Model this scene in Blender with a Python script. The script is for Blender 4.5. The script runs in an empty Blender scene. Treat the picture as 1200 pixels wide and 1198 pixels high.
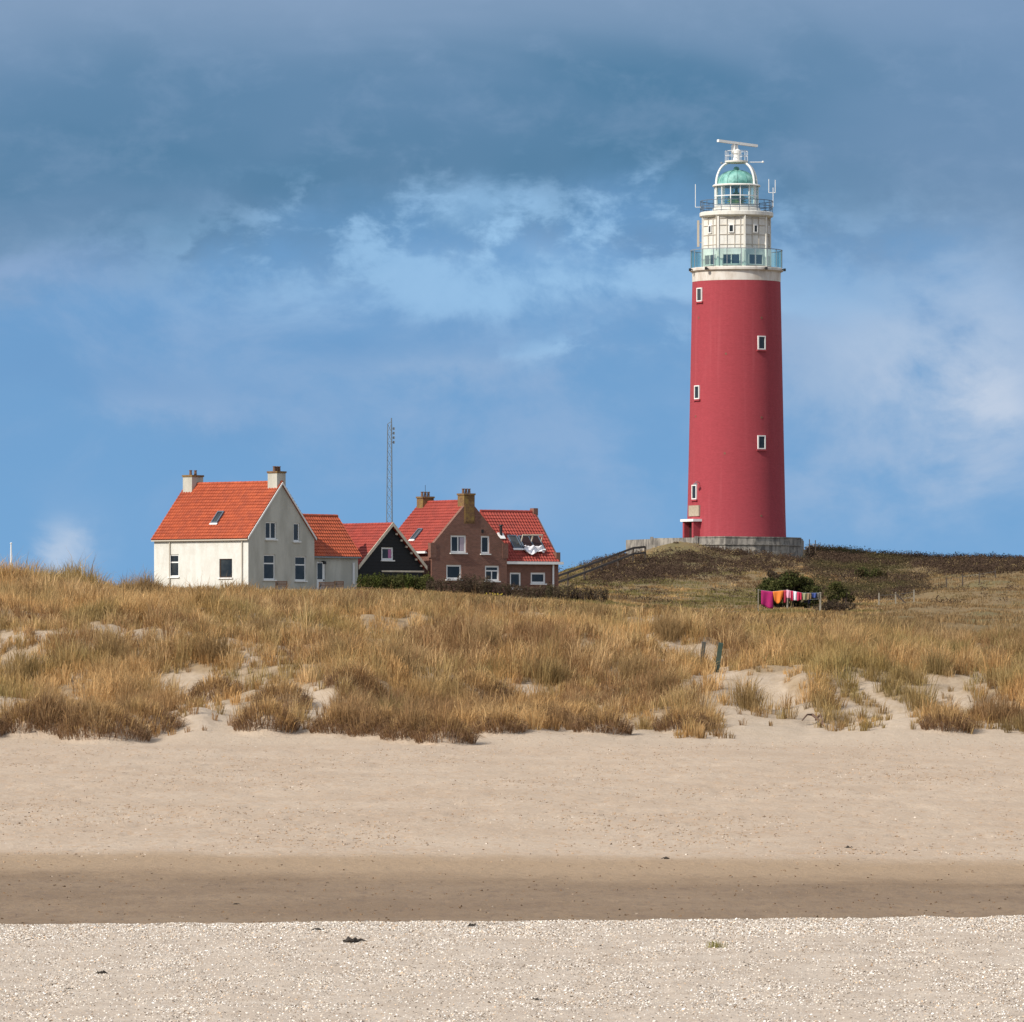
import bpy, bmesh, math, random
import numpy as np
from mathutils import Vector
R = math.radians
rnd = random.Random(7)
rng = np.random.default_rng(11)
S = bpy.context.scene
COL = S.collection

# ------------------------------------------------------------------ camera
F, UC, VH, CH = 7000.0, 600.0, 745.0, 4.0      # focal length in photo pixels, image centre, horizon row, eye height
cam = bpy.data.cameras.new('camera'); cam_o = bpy.data.objects.new('camera', cam); COL.objects.link(cam_o)
cam_o.location = (0, 0, CH); cam_o.rotation_euler = (R(90), 0, 0)
cam.sensor_width = 36; cam.lens = 36*F/1200; cam.shift_y = (VH-599)/1200
cam.clip_start = 0.5; cam.clip_end = 30000
S.camera = cam_o

# ------------------------------------------------------------------ light
SUN_AZ, SUN_EL = R(50), R(38)                    # left of the viewing direction's back, height
sd = Vector((-math.sin(SUN_AZ)*math.cos(SUN_EL), -math.cos(SUN_AZ)*math.cos(SUN_EL), math.sin(SUN_EL)))
sun = bpy.data.lights.new('sun', 'SUN'); sun.energy = 4.0; sun.angle = R(0.6); sun.color = (1, .93, .82)
sun_o = bpy.data.objects.new('sun', sun); COL.objects.link(sun_o)
sun_o.rotation_euler = (-sd).to_track_quat('-Z', 'Y').to_euler(); sun_o.location = sd*200
S.view_settings.view_transform = 'Standard'; S.view_settings.look = 'None'
EXPO = .25
S.view_settings.exposure = EXPO; S.view_settings.gamma = 1.0
try: S.view_settings.use_curve_mapping = False
except Exception: pass

# ------------------------------------------------------------------ node helpers
class NT:
    def __init__(s, tree): s.t = tree; tree.nodes.clear()
    def n(s, typ, **kw):
        x = s.t.nodes.new(typ)
        for k, v in kw.items(): setattr(x, k, v)
        return x
    def put(s, sock, v):
        if hasattr(v, 'is_output') or isinstance(v, bpy.types.NodeSocket): s.t.links.new(v, sock)
        elif v is not None: sock.default_value = v
    def m(s, op, a, b=None, c=None, clamp=False):
        x = s.n('ShaderNodeMath', operation=op); x.use_clamp = clamp
        s.put(x.inputs[0], a)
        if b is not None: s.put(x.inputs[1], b)
        if c is not None: s.put(x.inputs[2], c)
        return x.outputs[0]
    def ss(s, v, a, b):                        # smoothstep
        x = s.n('ShaderNodeMapRange', interpolation_type='SMOOTHSTEP')
        s.put(x.inputs[0], v); x.inputs[1].default_value = a; x.inputs[2].default_value = b
        return x.outputs[0]
    def mix(s, f, a, b, mode='MIX'):
        x = s.n('ShaderNodeMix', data_type='RGBA', blend_type=mode)
        s.put(x.inputs[0], f)
        s.put(x.inputs[6], c4(a)); s.put(x.inputs[7], c4(b))
        return x.outputs[2]
    def noise(s, vec, scale, detail=4, rough=.55, dist=0):
        x = s.n('ShaderNodeTexNoise'); s.put(x.inputs['Vector'], vec)
        x.inputs['Scale'].default_value = scale; x.inputs['Detail'].default_value = detail
        x.inputs['Roughness'].default_value = rough; x.inputs['Distortion'].default_value = dist
        return x.outputs[0]
    def scale(s, vec, sx, sy, sz):
        x = s.n('ShaderNodeMapping'); s.put(x.inputs[0], vec); x.inputs[3].default_value = (sx, sy, sz)
        return x.outputs[0]
def c4(c):
    if isinstance(c, (tuple, list)): return tuple(c)+(1.0,) if len(c) == 3 else tuple(c)
    return c
def lin(r, g, b):
    f = lambda c: c/12.92 if c <= .04045 else ((c+.055)/1.055)**2.4
    return (f(r/255), f(g/255), f(b/255))

# ------------------------------------------------------------------ sky: physical sky overhead, a bank of soft cloud low over the land
W = bpy.data.worlds.new('World'); S.world = W; W.use_nodes = True
t = NT(W.node_tree)
tc = t.n('ShaderNodeTexCoord'); sp = t.n('ShaderNodeSeparateXYZ'); t.put(sp.inputs[0], tc.outputs['Generated'])
ay = t.m('MAXIMUM', t.m('ABSOLUTE', sp.outputs[1]), .08)
U = t.m('MULTIPLY', t.m('DIVIDE', sp.outputs[0], ay), F/1200)     # bearing
V = t.m('MULTIPLY', t.m('DIVIDE', sp.outputs[2], ay), F/1200)     # height over the horizon
cb = t.n('ShaderNodeCombineXYZ'); t.put(cb.inputs[0], U); t.put(cb.inputs[1], V); cb.inputs[2].default_value = 3.7
P = cb.outputs[0]
big = t.noise(t.scale(P, 1.0, 2.4, 1), 2.2, 3, .5, .6)
mid = t.noise(t.scale(P, 1.0, 1.35, 1), 5.5, 7, .60, .25)
fine = t.noise(t.scale(P, 1.0, 1.6, 1), 14, 6, .6, .2)
def off(x, k): return t.m('MULTIPLY', t.m('SUBTRACT', x, .5), k)
Vw = t.m('ADD', t.m('ADD', V, off(big, .16)), off(mid, .13))
Uw = t.m('ADD', U, off(mid, .22))
def blob(cu, cv, ru, rv, lo=.0, hi=1.0):
    a = t.m('POWER', t.m('DIVIDE', t.m('SUBTRACT', Uw, cu), ru), 2)
    b = t.m('POWER', t.m('DIVIDE', t.m('SUBTRACT', Vw, cv), rv), 2)
    return t.m('POWER', 2.718, t.m('MULTIPLY', t.m('ADD', a, b), -1))
col = t.mix(t.ss(V, .0, .34), lin(119, 168, 214), lin(112, 159, 205))
# veils of grey-lilac cloud in the blue
veil = t.m('MULTIPLY', t.ss(mid, .40, .70), t.ss(V, .06, .20))
col = t.mix(t.m('MULTIPLY', veil, .62), col, lin(148, 177, 213))
deep = t.m('MULTIPLY', t.ss(big, .48, .70), t.ss(V, .10, .22))
col = t.mix(t.m('MULTIPLY', deep, .45), col, lin(104, 148, 196))
# the dark bank
edge = t.m('ADD', Vw, t.m('MULTIPLY', t.m('ABSOLUTE', t.m('SUBTRACT', U, .08)), .09))
dark = t.ss(edge, .360, .455)
dcol = t.mix(t.ss(big, .35, .68), lin(83, 127, 162), lin(104, 140, 175))
dcol = t.mix(t.m('MULTIPLY', t.ss(t.m('ADD', V, off(big, .10)), .53, .64), .85), dcol, lin(134, 160, 191))
dcol = t.mix(t.m('MULTIPLY', t.ss(U, .15, .5), .6), dcol, lin(122, 152, 187))
dcol = t.mix(t.m('MULTIPLY', t.ss(fine, .45, .75), .25), dcol, lin(140, 166, 198))
# bright break under it
tex = t.ss(t.m('ADD', mid, off(fine, .75)), .40, .58)
lb = t.m('MULTIPLY', blob(.0, .385, .30, .045), tex)
lb2 = t.m('MULTIPLY', blob(.12, .345, .26, .022), t.ss(mid, .36, .58))
lb3 = t.m('MULTIPLY', blob(.06, .275, .10, .022), t.ss(fine, .42, .60))
lb4 = blob(-.06, .405, .05, .018)
col = t.mix(dark, col, dcol)
for (f_, k) in ((lb, 1.0), (lb2, .85), (lb3, .8), (lb4, .6)): col = t.mix(t.m('MULTIPLY', f_, k, clamp=True), col, lin(153, 195, 232))
# separate pale clouds
for (cu, cv, ru, rv, k, c_) in ((.37, .25, .17, .11, .62, (160, 187, 218)), (.46, .245, .085, .10, 1.2, (190, 205, 226)), (.43, .305, .07, .03, .7, (170, 194, 222)), (.24, .265, .09, .06, .8, (160, 184, 214)), (-.07, .262, .11, .026, .7, (156, 182, 214)), (-.31, .225, .15, .034, .7, (150, 178, 213)),
                            (.38, .165, .16, .035, .6, (158, 184, 216)), (-.44, .080, .034, .030, 1.3, (176, 197, 223)), (-.46, .365, .10, .032, .7, (146, 174, 212)), (.02, .125, .05, .02, .5, (150, 182, 218)), (.16, .17, .10, .03, .4, (146, 178, 216))):
    col = t.mix(t.m('MULTIPLY', t.m('MULTIPLY', blob(cu, cv, ru, rv), k), t.ss(t.m('ADD', mid, off(fine, .35)), .20, .64), clamp=True), col, lin(*c_))
sky = t.n('ShaderNodeTexSky', sky_type='NISHITA'); sky.sun_disc = False
sky.sun_elevation = SUN_EL; sky.sun_rotation = math.atan2(sd.x, sd.y)
sky.air_density = 1.0; sky.dust_density = .6; sky.ozone_density = 1.5
SKY = .10
vm = t.n('ShaderNodeVectorMath', operation='SCALE'); t.put(vm.inputs[0], col); vm.inputs['Scale'].default_value = 1/SKY/2**EXPO
up = t.ss(V, .72, 1.7)
high = t.mix(.45, sky.outputs[0], (9.0, 9.3, 9.8))
fin = t.mix(up, vm.outputs[0], high)
bg = t.n('ShaderNodeBackground'); t.put(bg.inputs[0], fin); bg.inputs[1].default_value = SKY
wo = t.n('ShaderNodeOutputWorld'); t.t.links.new(bg.outputs[0], wo.inputs[0])

# ------------------------------------------------------------------ materials
def mat(name, base, rough=.85, var=None, vscale=3, stretch=(1, 1, 1), bump=0, bscale=20, spec=.3, metal=0, var2=None, v2scale=.6, lo=.35, hi=.68):
    m = bpy.data.materials.new(name); m.use_nodes = True; t = NT(m.node_tree)
    tc = t.n('ShaderNodeTexCoord'); o = tc.outputs['Object']
    c = c4(base)
    if var is not None: c = t.mix(t.ss(t.noise(t.scale(o, *stretch), vscale, 6, .62), lo, hi), base, var)
    if var2 is not None: c = t.mix(t.ss(t.noise(o, v2scale, 4, .6), .45, .75), c, var2)
    p = t.n('ShaderNodeBsdfPrincipled'); t.put(p.inputs['Base Color'], c)
    p.inputs['Roughness'].default_value = rough; p.inputs['Metallic'].default_value = metal
    p.inputs['Specular IOR Level'].default_value = spec
    if bump:
        b = t.n('ShaderNodeBump'); b.inputs['Strength'].default_value = 1; b.inputs['Distance'].default_value = bump
        t.put(b.inputs['Height'], t.noise(t.scale(o, *stretch), bscale, 5, .6)); t.t.links.new(b.outputs[0], p.inputs['Normal'])
    out = t.n('ShaderNodeOutputMaterial'); t.t.links.new(p.outputs[0], out.inputs[0])
    return m
def brick_mat(name, c1, c2, mortar, coord_scale=1.0, stain=None, bw=.22, bh=.075, axis=None):
    m = bpy.data.materials.new(name); m.use_nodes = True; t = NT(m.node_tree)
    tc = t.n('ShaderNodeTexCoord'); o = tc.outputs['Object']
    a = t.n('ShaderNodeAttribute'); a.attribute_name = 'wall'
    b = t.n('ShaderNodeTexBrick'); t.put(b.inputs['Vector'], a.outputs['Vector'])
    b.inputs['Color1'].default_value = c4(c1); b.inputs['Color2'].default_value = c4(c2); b.inputs['Mortar'].default_value = c4(mortar)
    b.inputs['Scale'].default_value = 1; b.inputs['Mortar Size'].default_value = .006; b.inputs['Brick Width'].default_value = bw; b.inputs['Row Height'].default_value = bh
    b.inputs['Mortar Smooth'].default_value = .3
    n1 = t.noise(o, .7, 5, .65); n2 = t.noise(t.scale(o, 1, 1, 3), 3.2, 5, .65)
    c = t.mix(t.m('MULTIPLY', t.ss(n2, .4, .75), .35), b.outputs['Color'], tuple(x*.62 for x in c1))
    if stain:
        c = t.mix(t.m('MULTIPLY', t.ss(n1, .48, .72), .5), c, stain)
        n4 = t.noise(t.scale(o, .35, .35, 7), 1.1, 5, .65); n5 = t.noise(t.scale(o, 2.2, 2.2, .09), .8, 4, .6)
        c = t.mix(t.m('MULTIPLY', t.ss(n4, .5, .66), .28), c, tuple(x*.72 for x in c1)); c = t.mix(t.m('MULTIPLY', t.ss(n5, .52, .72), .22), c, tuple(min(1, x*1.12+.05) for x in c1))
    p = t.n('ShaderNodeBsdfPrincipled'); t.put(p.inputs['Base Color'], c); p.inputs['Roughness'].default_value = .8; p.inputs['Specular IOR Level'].default_value = .25
    bp = t.n('ShaderNodeBump'); bp.inputs['Distance'].default_value = .012; bp.invert = True; t.put(bp.inputs['Height'], b.outputs['Fac']); t.t.links.new(bp.outputs[0], p.inputs['Normal'])
    out = t.n('ShaderNodeOutputMaterial'); t.t.links.new(p.outputs[0], out.inputs[0])
    return m
def tile_mat(name, c1, c2, c3):
    m = bpy.data.materials.new(name); m.use_nodes = True; t = NT(m.node_tree)
    a = t.n('ShaderNodeAttribute'); a.attribute_name = 'wall'
    fl = t.n('ShaderNodeVectorMath', operation='FLOOR'); t.put(fl.inputs[0], a.outputs['Vector'])
    wn = t.n('ShaderNodeTexWhiteNoise'); t.put(wn.inputs['Vector'], fl.outputs[0])
    tc = t.n('ShaderNodeTexCoord'); o = tc.outputs['Object']
    c = t.mix(wn.outputs['Value'], c1, c2)
    c = t.mix(t.m('MULTIPLY', t.ss(t.noise(o, .9, 5, .65), .45, .72), .55), c, c3)
    p = t.n('ShaderNodeBsdfPrincipled'); t.put(p.inputs['Base Color'], c); p.inputs['Roughness'].default_value = .7; p.inputs['Specular IOR Level'].default_value = .3
    out = t.n('ShaderNodeOutputMaterial'); t.t.links.new(p.outputs[0], out.inputs[0])
    return m
def glass_mat(name, tint, amt):
    m = bpy.data.materials.new(name); m.use_nodes = True; t = NT(m.node_tree)
    tr = t.n('ShaderNodeBsdfTransparent'); tr.inputs[0].default_value = c4(tint)
    g = t.n('ShaderNodeBsdfGlossy'); g.inputs[0].default_value = (.8, .9, .9, 1); g.inputs['Roughness'].default_value = .05
    mx = t.n('ShaderNodeMixShader'); mx.inputs[0].default_value = amt
    t.t.links.new(tr.outputs[0], mx.inputs[1]); t.t.links.new(g.outputs[0], mx.inputs[2])
    out = t.n('ShaderNodeOutputMaterial'); t.t.links.new(mx.outputs[0], out.inputs[0])
    return m
def leaf_mat(name, trans=.3, rough=.7):
    m = bpy.data.materials.new(name); m.use_nodes = True; t = NT(m.node_tree)
    a = t.n('ShaderNodeAttribute'); a.attribute_name = 'tint'
    d = t.n('ShaderNodeBsdfDiffuse'); t.put(d.inputs[0], a.outputs['Color'])
    tl = t.n('ShaderNodeBsdfTranslucent'); t.put(tl.inputs[0], a.outputs['Color'])
    mx = t.n('ShaderNodeMixShader'); mx.inputs[0].default_value = trans
    t.t.links.new(d.outputs[0], mx.inputs[1]); t.t.links.new(tl.outputs[0], mx.inputs[2])
    out = t.n('ShaderNodeOutputMaterial'); t.t.links.new(mx.outputs[0], out.inputs[0])
    return m

M = dict(
    red=brick_mat('red_painted_brick', (.41, .062, .078), (.36, .052, .067), (.28, .046, .057), stain=(.345, .058, .072)),
    white=mat('white_paint', (.70, .69, .65), .6, (.60, .58, .53), 2.5, (1, 1, .3), var2=(.66, .63, .55), v2scale=1.5),
    collar=mat('weathered_white_paint', (.64, .60, .55), .7, (.50, .44, .38), 1.5, (1, 1, .4)),
    seam=mat('tan_seam_paint', (.48, .43, .36), .8),  # dull tan of panel seams, also on pipes and gutter
    rust=mat('rusty_brown_paint', (.20, .11, .07), .8),
    grey=mat('grey_galvanised_steel', (.22, .25, .28), .5, spec=.5),
    navy=mat('dark_blue_grey_paint', (.10, .13, .17), .5),
    teal=mat('green_copper', (.13, .34, .30), .55, (.25, .48, .43), 1.6, var2=(.03, .12, .11), v2scale=1.3),
    black=mat('black_metal', (.02, .02, .022), .5),
    glass=mat('dark_window_glass', (.014, .018, .022), .05, (.045, .05, .05), .55, spec=.55),
    railglass=glass_mat('pale_green_glass', (.72, .90, .86), .22),
    lampglass=glass_mat('lantern_glass', (.80, .93, .92), .18),
    lens=mat('green_lens_glass', (.06, .12, .07), .1, (.30, .36, .10), 2, spec=.9),
    frame=mat('white_window_paint', (.76, .76, .74), .5),
    render=mat('white_rendered_wall', (.66, .65, .61), .9, (.58, .57, .52), 1.8, (1, 1, .35), bump=.03, bscale=9, var2=(.55, .53, .48), v2scale=.7),
    rendergrey=mat('shade_and_weather_grey_render', (.50, .49, .43), .9, (.38, .37, .32), .8, (1, 1, .35), bump=.02, bscale=9),  # gable and wing: shade put into the colour; chimneys: weathered grey
    tile=tile_mat('orange_roof_tiles', (.44, .096, .038), (.33, .068, .030), (.26, .062, .036)),
    tile2=tile_mat('red_roof_tiles', (.345, .058, .040), (.27, .045, .033), (.21, .042, .032)),
    brick=brick_mat('brown_brick', (.25, .115, .082), (.17, .080, .060), (.27, .21, .17), stain=(.16, .088, .062)),
    moss=mat('mossy_brick', (.22, .135, .050), .9, (.13, .068, .045), 5, (1, 1, 2.5), bump=.03, bscale=14, var2=(.25, .17, .05), v2scale=2),
    pot=mat('clay_pot', (.16, .09, .06), .8),
    tar=mat('black_tarred_boards', (.012, .013, .015), .7, (.02, .021, .023), 6, (1, 1, 6)),
    cream=mat('cream_barge_paint', (.66, .58, .46), .7, (.52, .44, .33), 3),
    concrete=mat('stained_concrete', (.29, .265, .235), .9, (.125, .115, .105), 2.2, (1.4, 1.4, .25), bump=.03, bscale=6, var2=(.34, .31, .265), v2scale=1.2, lo=.38, hi=.60),
    wood=mat('dark_weathered_wood', (.055, .042, .034), .85, (.09, .07, .055), 4),
    palewood=mat('grey_weathered_wood', (.28, .25, .20), .85, (.18, .155, .12), 5, (1, 1, .3)),
    greenpost=mat('dark_green_painted_wood', (.035, .065, .052), .8, (.06, .075, .055), 6),
    brown=mat('brown_garden_wood', (.075, .045, .032), .8),
    seaweed=mat('dark_seaweed', (.035, .028, .022), .7),
    bark=mat('twig_bark', (.06, .045, .035), .9),
    leaf=leaf_mat('leaves', .22), grass=leaf_mat('dry_grass', .35), shell=leaf_mat('shell', .0),
    plaque=mat('beige_stone', (.40, .33, .25), .8, (.33, .27, .2), 5),
    door=mat('dark_opening_shade', (.03, .012, .012), .7),  # near-black standing in for shade inside the porch and open skylights
)
def cloth(name, c, c2=None): return mat(name, c, .9, c2, 6) if c2 else mat(name, c, .9)

# ------------------------------------------------------------------ mesh builder
class MB:
    def __init__(s): s.v = []; s.f = []; s.w = []
    def add(s, vs, fs, ws=None):
        b = len(s.v); s.v += [tuple(p) for p in vs]; s.f += [tuple(i+b for i in f) for f in fs]
        s.w += list(ws) if ws is not None else [(p[0]+p[1], p[2], 0) for p in s.v[b:]]
        return s
    def box(s, o, ex, ey, ez):                 # corner + three edge vectors
        o, ex, ey, ez = Vector(o), Vector(ex), Vector(ey), Vector(ez)
        vs = [o, o+ex, o+ex+ey, o+ey]; vs += [p+ez for p in vs]
        return s.add(vs, [(0, 3, 2, 1), (4, 5, 6, 7), (0, 1, 5, 4), (1, 2, 6, 5), (2, 3, 7, 6), (3, 0, 4, 7)])
    def beam(s, a, b, w, h=None, up=(0, 0, 1)):  # rectangular bar between two points
        a, b = Vector(a), Vector(b); h = h or w; d = (b-a).normalized(); u = Vector(up)
        x = d.cross(u)
        if x.length < 1e-4: x = d.cross(Vector((0, 1, 0)))
        x.normalize(); z = x.cross(d).normalized()
        return s.box(a-x*w/2-z*h/2, b-a, x*w, z*h)
    def tube(s, pts, r, n=8, cap=True):
        pts = [Vector(p) for p in pts]; vs = []; fs = []
        rr = r if isinstance(r, (list, tuple)) else [r]*len(pts)
        for i, p in enumerate(pts):
            d = (pts[min(i+1, len(pts)-1)]-pts[max(i-1, 0)]).normalized()
            x = d.cross(Vector((0, 0, 1)))
            if x.length < 1e-3: x = d.cross(Vector((0, 1, 0)))
            x.normalize(); z = x.cross(d)
            for k in range(n):
                a = 2*math.pi*k/n; vs.append(p+x*math.cos(a)*rr[i]+z*math.sin(a)*rr[i])
        for i in range(len(pts)-1):
            for k in range(n):
                a, b = i*n+k, i*n+(k+1) % n; fs.append((a, b, b+n, a+n))
        if cap: fs += [tuple(range(n-1, -1, -1)), tuple(range((len(pts)-1)*n, len(pts)*n))]
        return s.add(vs, fs)
    def lathe(s, c, prof, n=64, a0=0, cap=False):
        vs = []; fs = []; ws = []
        for (r, z) in prof:
            for k in range(n):
                a = a0+2*math.pi*k/n; vs.append((c[0]+r*math.sin(a), c[1]-r*math.cos(a), z)); ws.append((a*4.5, z, 0))
        for i in range(len(prof)-1):
            for k in range(n):
                a, b = i*n+k, i*n+(k+1) % n; fs.append((a, b, b+n, a+n))
        if cap: fs += [tuple(range(n)), tuple(range((len(prof)-1)*n, len(prof)*n))]
        return s.add(vs, fs, ws)
    def build(s, name, m, parent=None, smooth=False, recalc=True, label=None):
        me = bpy.data.meshes.new(name); o = bpy.data.objects.new(name, me); COL.objects.link(o)
        org = Vector((0, 0, 0))
        if parent is not None:
            o.parent = parent; q = parent
            while q is not None: org += Vector(q.location); q = q.parent
        else:
            a = np.array(s.v); org = Vector(((a[:, 0].min()+a[:, 0].max())/2, (a[:, 1].min()+a[:, 1].max())/2, a[:, 2].min())); o.location = org
        me.from_pydata([(p[0]-org.x, p[1]-org.y, p[2]-org.z) for p in s.v], [], s.f)
        if recalc:
            b = bmesh.new(); b.from_mesh(me); bmesh.ops.recalc_face_normals(b, faces=b.faces); b.to_mesh(me); b.free()
        at = me.attributes.new('wall', 'FLOAT_VECTOR', 'POINT'); at.data.foreach_set('vector', np.array(s.w, dtype=np.float32).ravel())
        if smooth:
            me.polygons.foreach_set('use_smooth', [True]*len(me.polygons))
        me.materials.append(m); me.update()
        if label: o['label'] = label
        return o
def tag(o, label, cat, group=None, kind=None):
    if label: o['label'] = label
    if cat: o['category'] = cat
    if group: o['group'] = group
    if kind: o['kind'] = kind
    return o
def thing(name, loc, label, cat, group=None):
    o = bpy.data.objects.new(name, None); COL.objects.link(o); o.location = loc; o.empty_display_size = .5
    return tag(o, label, cat, group)
def copy_tree(o, loc, label):
    kids = list(o.children)
    c = o.copy(); COL.objects.link(c); c.location = loc; c['label'] = label
    for k in kids:
        d = k.copy(); COL.objects.link(d); d.parent = c
    return c
def big_mesh(name, verts, idx, starts, tint, m):
    """one large mesh from numpy arrays (grass, leaves, shells)"""
    me = bpy.data.meshes.new(name)
    me.vertices.add(len(verts)); me.vertices.foreach_set('co', np.asarray(verts, dtype=np.float32).ravel())
    me.loops.add(len(idx)); me.loops.foreach_set('vertex_index', np.asarray(idx, dtype=np.int32))
    me.polygons.add(len(starts)); me.polygons.foreach_set('loop_start', np.asarray(starts, dtype=np.int32))
    if tint is not None:
        at = me.attributes.new('tint', 'FLOAT_COLOR', 'POINT')
        c = np.ones((len(verts), 4), dtype=np.float32); c[:, :3] = tint; at.data.foreach_set('color', c.ravel())
    me.update(calc_edges=True); me.materials.append(m)
    return me

# ------------------------------------------------------------------ noise
def hash2(ix, iy, seed):
    h = (ix.astype(np.int64)*374761393+iy.astype(np.int64)*668265263+seed*974634777) & 0xffffffff
    h = ((h ^ (h >> 13))*1274126177) & 0xffffffff
    return ((h ^ (h >> 16)) & 0xffff)/65535.0
def vnoise(x, y, seed=0):
    ix, iy = np.floor(x), np.floor(y); fx, fy = x-ix, y-iy
    fx = fx*fx*(3-2*fx); fy = fy*fy*(3-2*fy)
    a = hash2(ix, iy, seed); b = hash2(ix+1, iy, seed); c = hash2(ix, iy+1, seed); d = hash2(ix+1, iy+1, seed)
    return (a*(1-fx)+b*fx)*(1-fy)+(c*(1-fx)+d*fx)*fy
def fbm(x, y, oct=4, seed=0):
    r = 0; a = .5; n = 0
    for i in range(oct): r = r+a*vnoise(x*2**i, y*2**i, seed+i*17); n += a; a *= .5
    return r/n
def sstep(x, a, b):
    q = np.clip((x-a)/(b-a), 0, 1); return q*q*(3-2*q)

# ------------------------------------------------------------------ terrain: heights as seen from the beach, row by row
TU = np.array([-900, 0, 200, 420, 560, 660, 710, 760, 850, 940, 1050, 1180, 2100], float)
TY = [192, 204, 214, 224, 236, 255, 300, 370, 400, 430, 470, 520, 560, 590, 640, 800, 1100]
TV = np.array([
    [872]*13,
    [832, 830, 828, 834, 836, 838, 839, 840, 840, 838, 840, 836, 840],
    [784, 782, 780, 788, 792, 796, 798, 802, 806, 806, 806, 798, 798],
    [737, 737, 738, 745, 750, 757, 761, 767, 773, 777, 780, 782, 782],
    [705, 705, 708, 718, 725, 735, 741, 751, 759, 763, 768, 772, 772],
    [697, 697, 705, 714, 719, 727, 736, 744, 749, 751, 758, 768, 768],
    [698, 698, 701, 707, 712, 719, 726, 732, 736, 736, 745, 758, 758],
    [694, 694, 694, 697, 703, 711, 717, 721, 723, 722, 727, 735, 735],
    [692, 692, 691, 693, 699, 706, 711, 716, 717, 716, 719, 722, 722],
    [695, 695, 692, 692, 698, 702, 704, 708, 709, 710, 710, 709, 708],
    [699, 699, 696, 696, 697, 694, 690, 692, 696, 700, 697, 690, 690],
    [703, 703, 701, 701, 698, 680, 668, 664, 668, 676, 682, 676, 676],
    [706, 706, 704, 704, 702, 670, 655, 649, 648, 653, 664, 665, 665],
    [708, 708, 706, 706, 705, 671, 655, 646, 639, 642, 655, 658, 658],
    [711, 711, 710, 710, 709, 705, 690, 664, 652, 653, 659, 661, 661],
    [735]*13, [742]*13], float)
NU = np.concatenate([np.arange(-14820, -900, 300.), np.arange(-820, 2021, 5.0), np.arange(2100, 16000, 300.)])
NY = np.concatenate([np.arange(24, 60, 3), np.arange(60, 84, .5), np.arange(84, 186, .5), np.arange(186, 262, .5), np.arange(262, 440, 1.5), np.arange(440, 660, 2), np.arange(660, 1100, 20)])
GU, GY = np.meshgrid(NU, NY)                    # rows = depth, columns = bearing
GX = (GU-UC)*GY/F
def land():
    foot = (fbm(NU/60.0, NU*0+3.1, 3, 5)-.5)*26
    foot = foot+6*np.exp(-((NU-215)/25)**2)-5*np.exp(-((NU-120)/70)**2)-5*np.exp(-((NU-520)/45)**2)
    fall = np.interp(NY, [150, 192, 215, 245], [1, 1, .8, 0])
    Yq = GY+foot[None, :]*fall[:, None]*.45
    # bicubic-ish: interpolate along depth on each control column, then across
    Zc = CH+(VH-TV)*np.array(TY)[:, None]/F
    cols = np.stack([np.interp(NY*0+NY, TY, Zc[:, j]) for j in range(len(TU))], 1)
    Z = np.empty_like(GY)
    for i in range(len(NY)):
        zc = np.stack([np.interp(Yq[i], TY, Zc[:, j]) for j in range(len(TU))], 0)   # (cols, NU)
        k = np.clip(np.searchsorted(TU, NU)-1, 0, len(TU)-2); f = np.clip((NU-TU[k])/(TU[k+1]-TU[k]), 0, 1)
        Z[i] = zc[k, np.arange(len(NU))]*(1-f)+zc[k+1, np.arange(len(NU))]*f
    for _ in range(6):
        Zp = np.pad(Z, 4, mode='edge')
        Z = sum(Zp[4:-4, 4+d:Zp.shape[1]-4+d] for d in (-4, -2, 0, 2, 4))/5
    for _ in range(2):
        Zp = np.pad(Z, 1, mode='edge'); Z = (Zp[:-2, 1:-1]+2*Zp[1:-1, 1:-1]+Zp[2:, 1:-1])/4
    dune = sstep(Yq, 193, 206)
    front = dune*(1-sstep(GY, 245, 300)*.7)*(1-.6*sstep(GY, 400, 430))
    nz = (fbm(GX/7.0, GY/9.0, 4, 1)-.5)*2.3+(np.abs(fbm(GX/3.0, GY/5.0, 3, 9)-.5))*.9-.25
    Z = Z+nz*front
    terr = sstep(GU, 1020, 1120)*sstep(GY, 300, 340)*(1-sstep(GY, 520, 570)); Z = Z+terr*(.22*np.sin(Z*5.5+(fbm(GX/9, GY/22, 3, 33)-.5)*9)+(fbm(GX/5, GY/9, 3, 34)-.5)*.8)
    # beach
    zb = np.interp(GY, [20, 60, 76, 79.5, 82.5, 86, 100, 112, 190, 400], [-.2, .12, .17, .20, .02, -.06, 0, .05, .48, .5])
    zb = zb+np.where((GY > 60) & (GY < 83), np.clip((GU-600)/1200, -1, 1)*.14*np.interp(GY, [60, 79, 83], [0, 1, 0]), 0)
    zb = zb+(fbm(GX/.5, GY/1.6, 3, 21)-.5)*.045+(fbm(GX/6, GY/14, 3, 22)-.5)*.22*sstep(GY, 115, 150)+(fbm(GX/.25, GY/.5, 2, 28)-.5)*.03*(1-sstep(GY, 82, 84))+(fbm(GX/.9, GY/2.2, 3, 27)-.5)*.09*sstep(GY, 112, 130)
    zb = zb-.035*sstep(GY, 106, 120)*sstep(vnoise(GX/.42, GY/.8, 35), .68, .9)
    zb = zb-.04*sstep(GY, 90, 94)*(1-sstep(GY, 100, 106))*(fbm(GX/2, GY/4, 2, 30))
    w = sstep(Yq, 183, 194)
    return np.where(Yq < 194, zb*(1-w)+Z*w, Z)
GZ = land()
HUM = []
for (mu, my, mh, mr) in ((840, 546, .36, 4.5), (890, 547, .36, 4.0), (785, 545, .75, 3.4), (806, 547, .6, 2.2), (765, 548, .4, 2.5)):
    GZ = GZ+mh*np.exp(-(((GX-(mu-UC)*my/F)/mr)**2+((GY-my)/(mr*1.6))**2))
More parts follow.
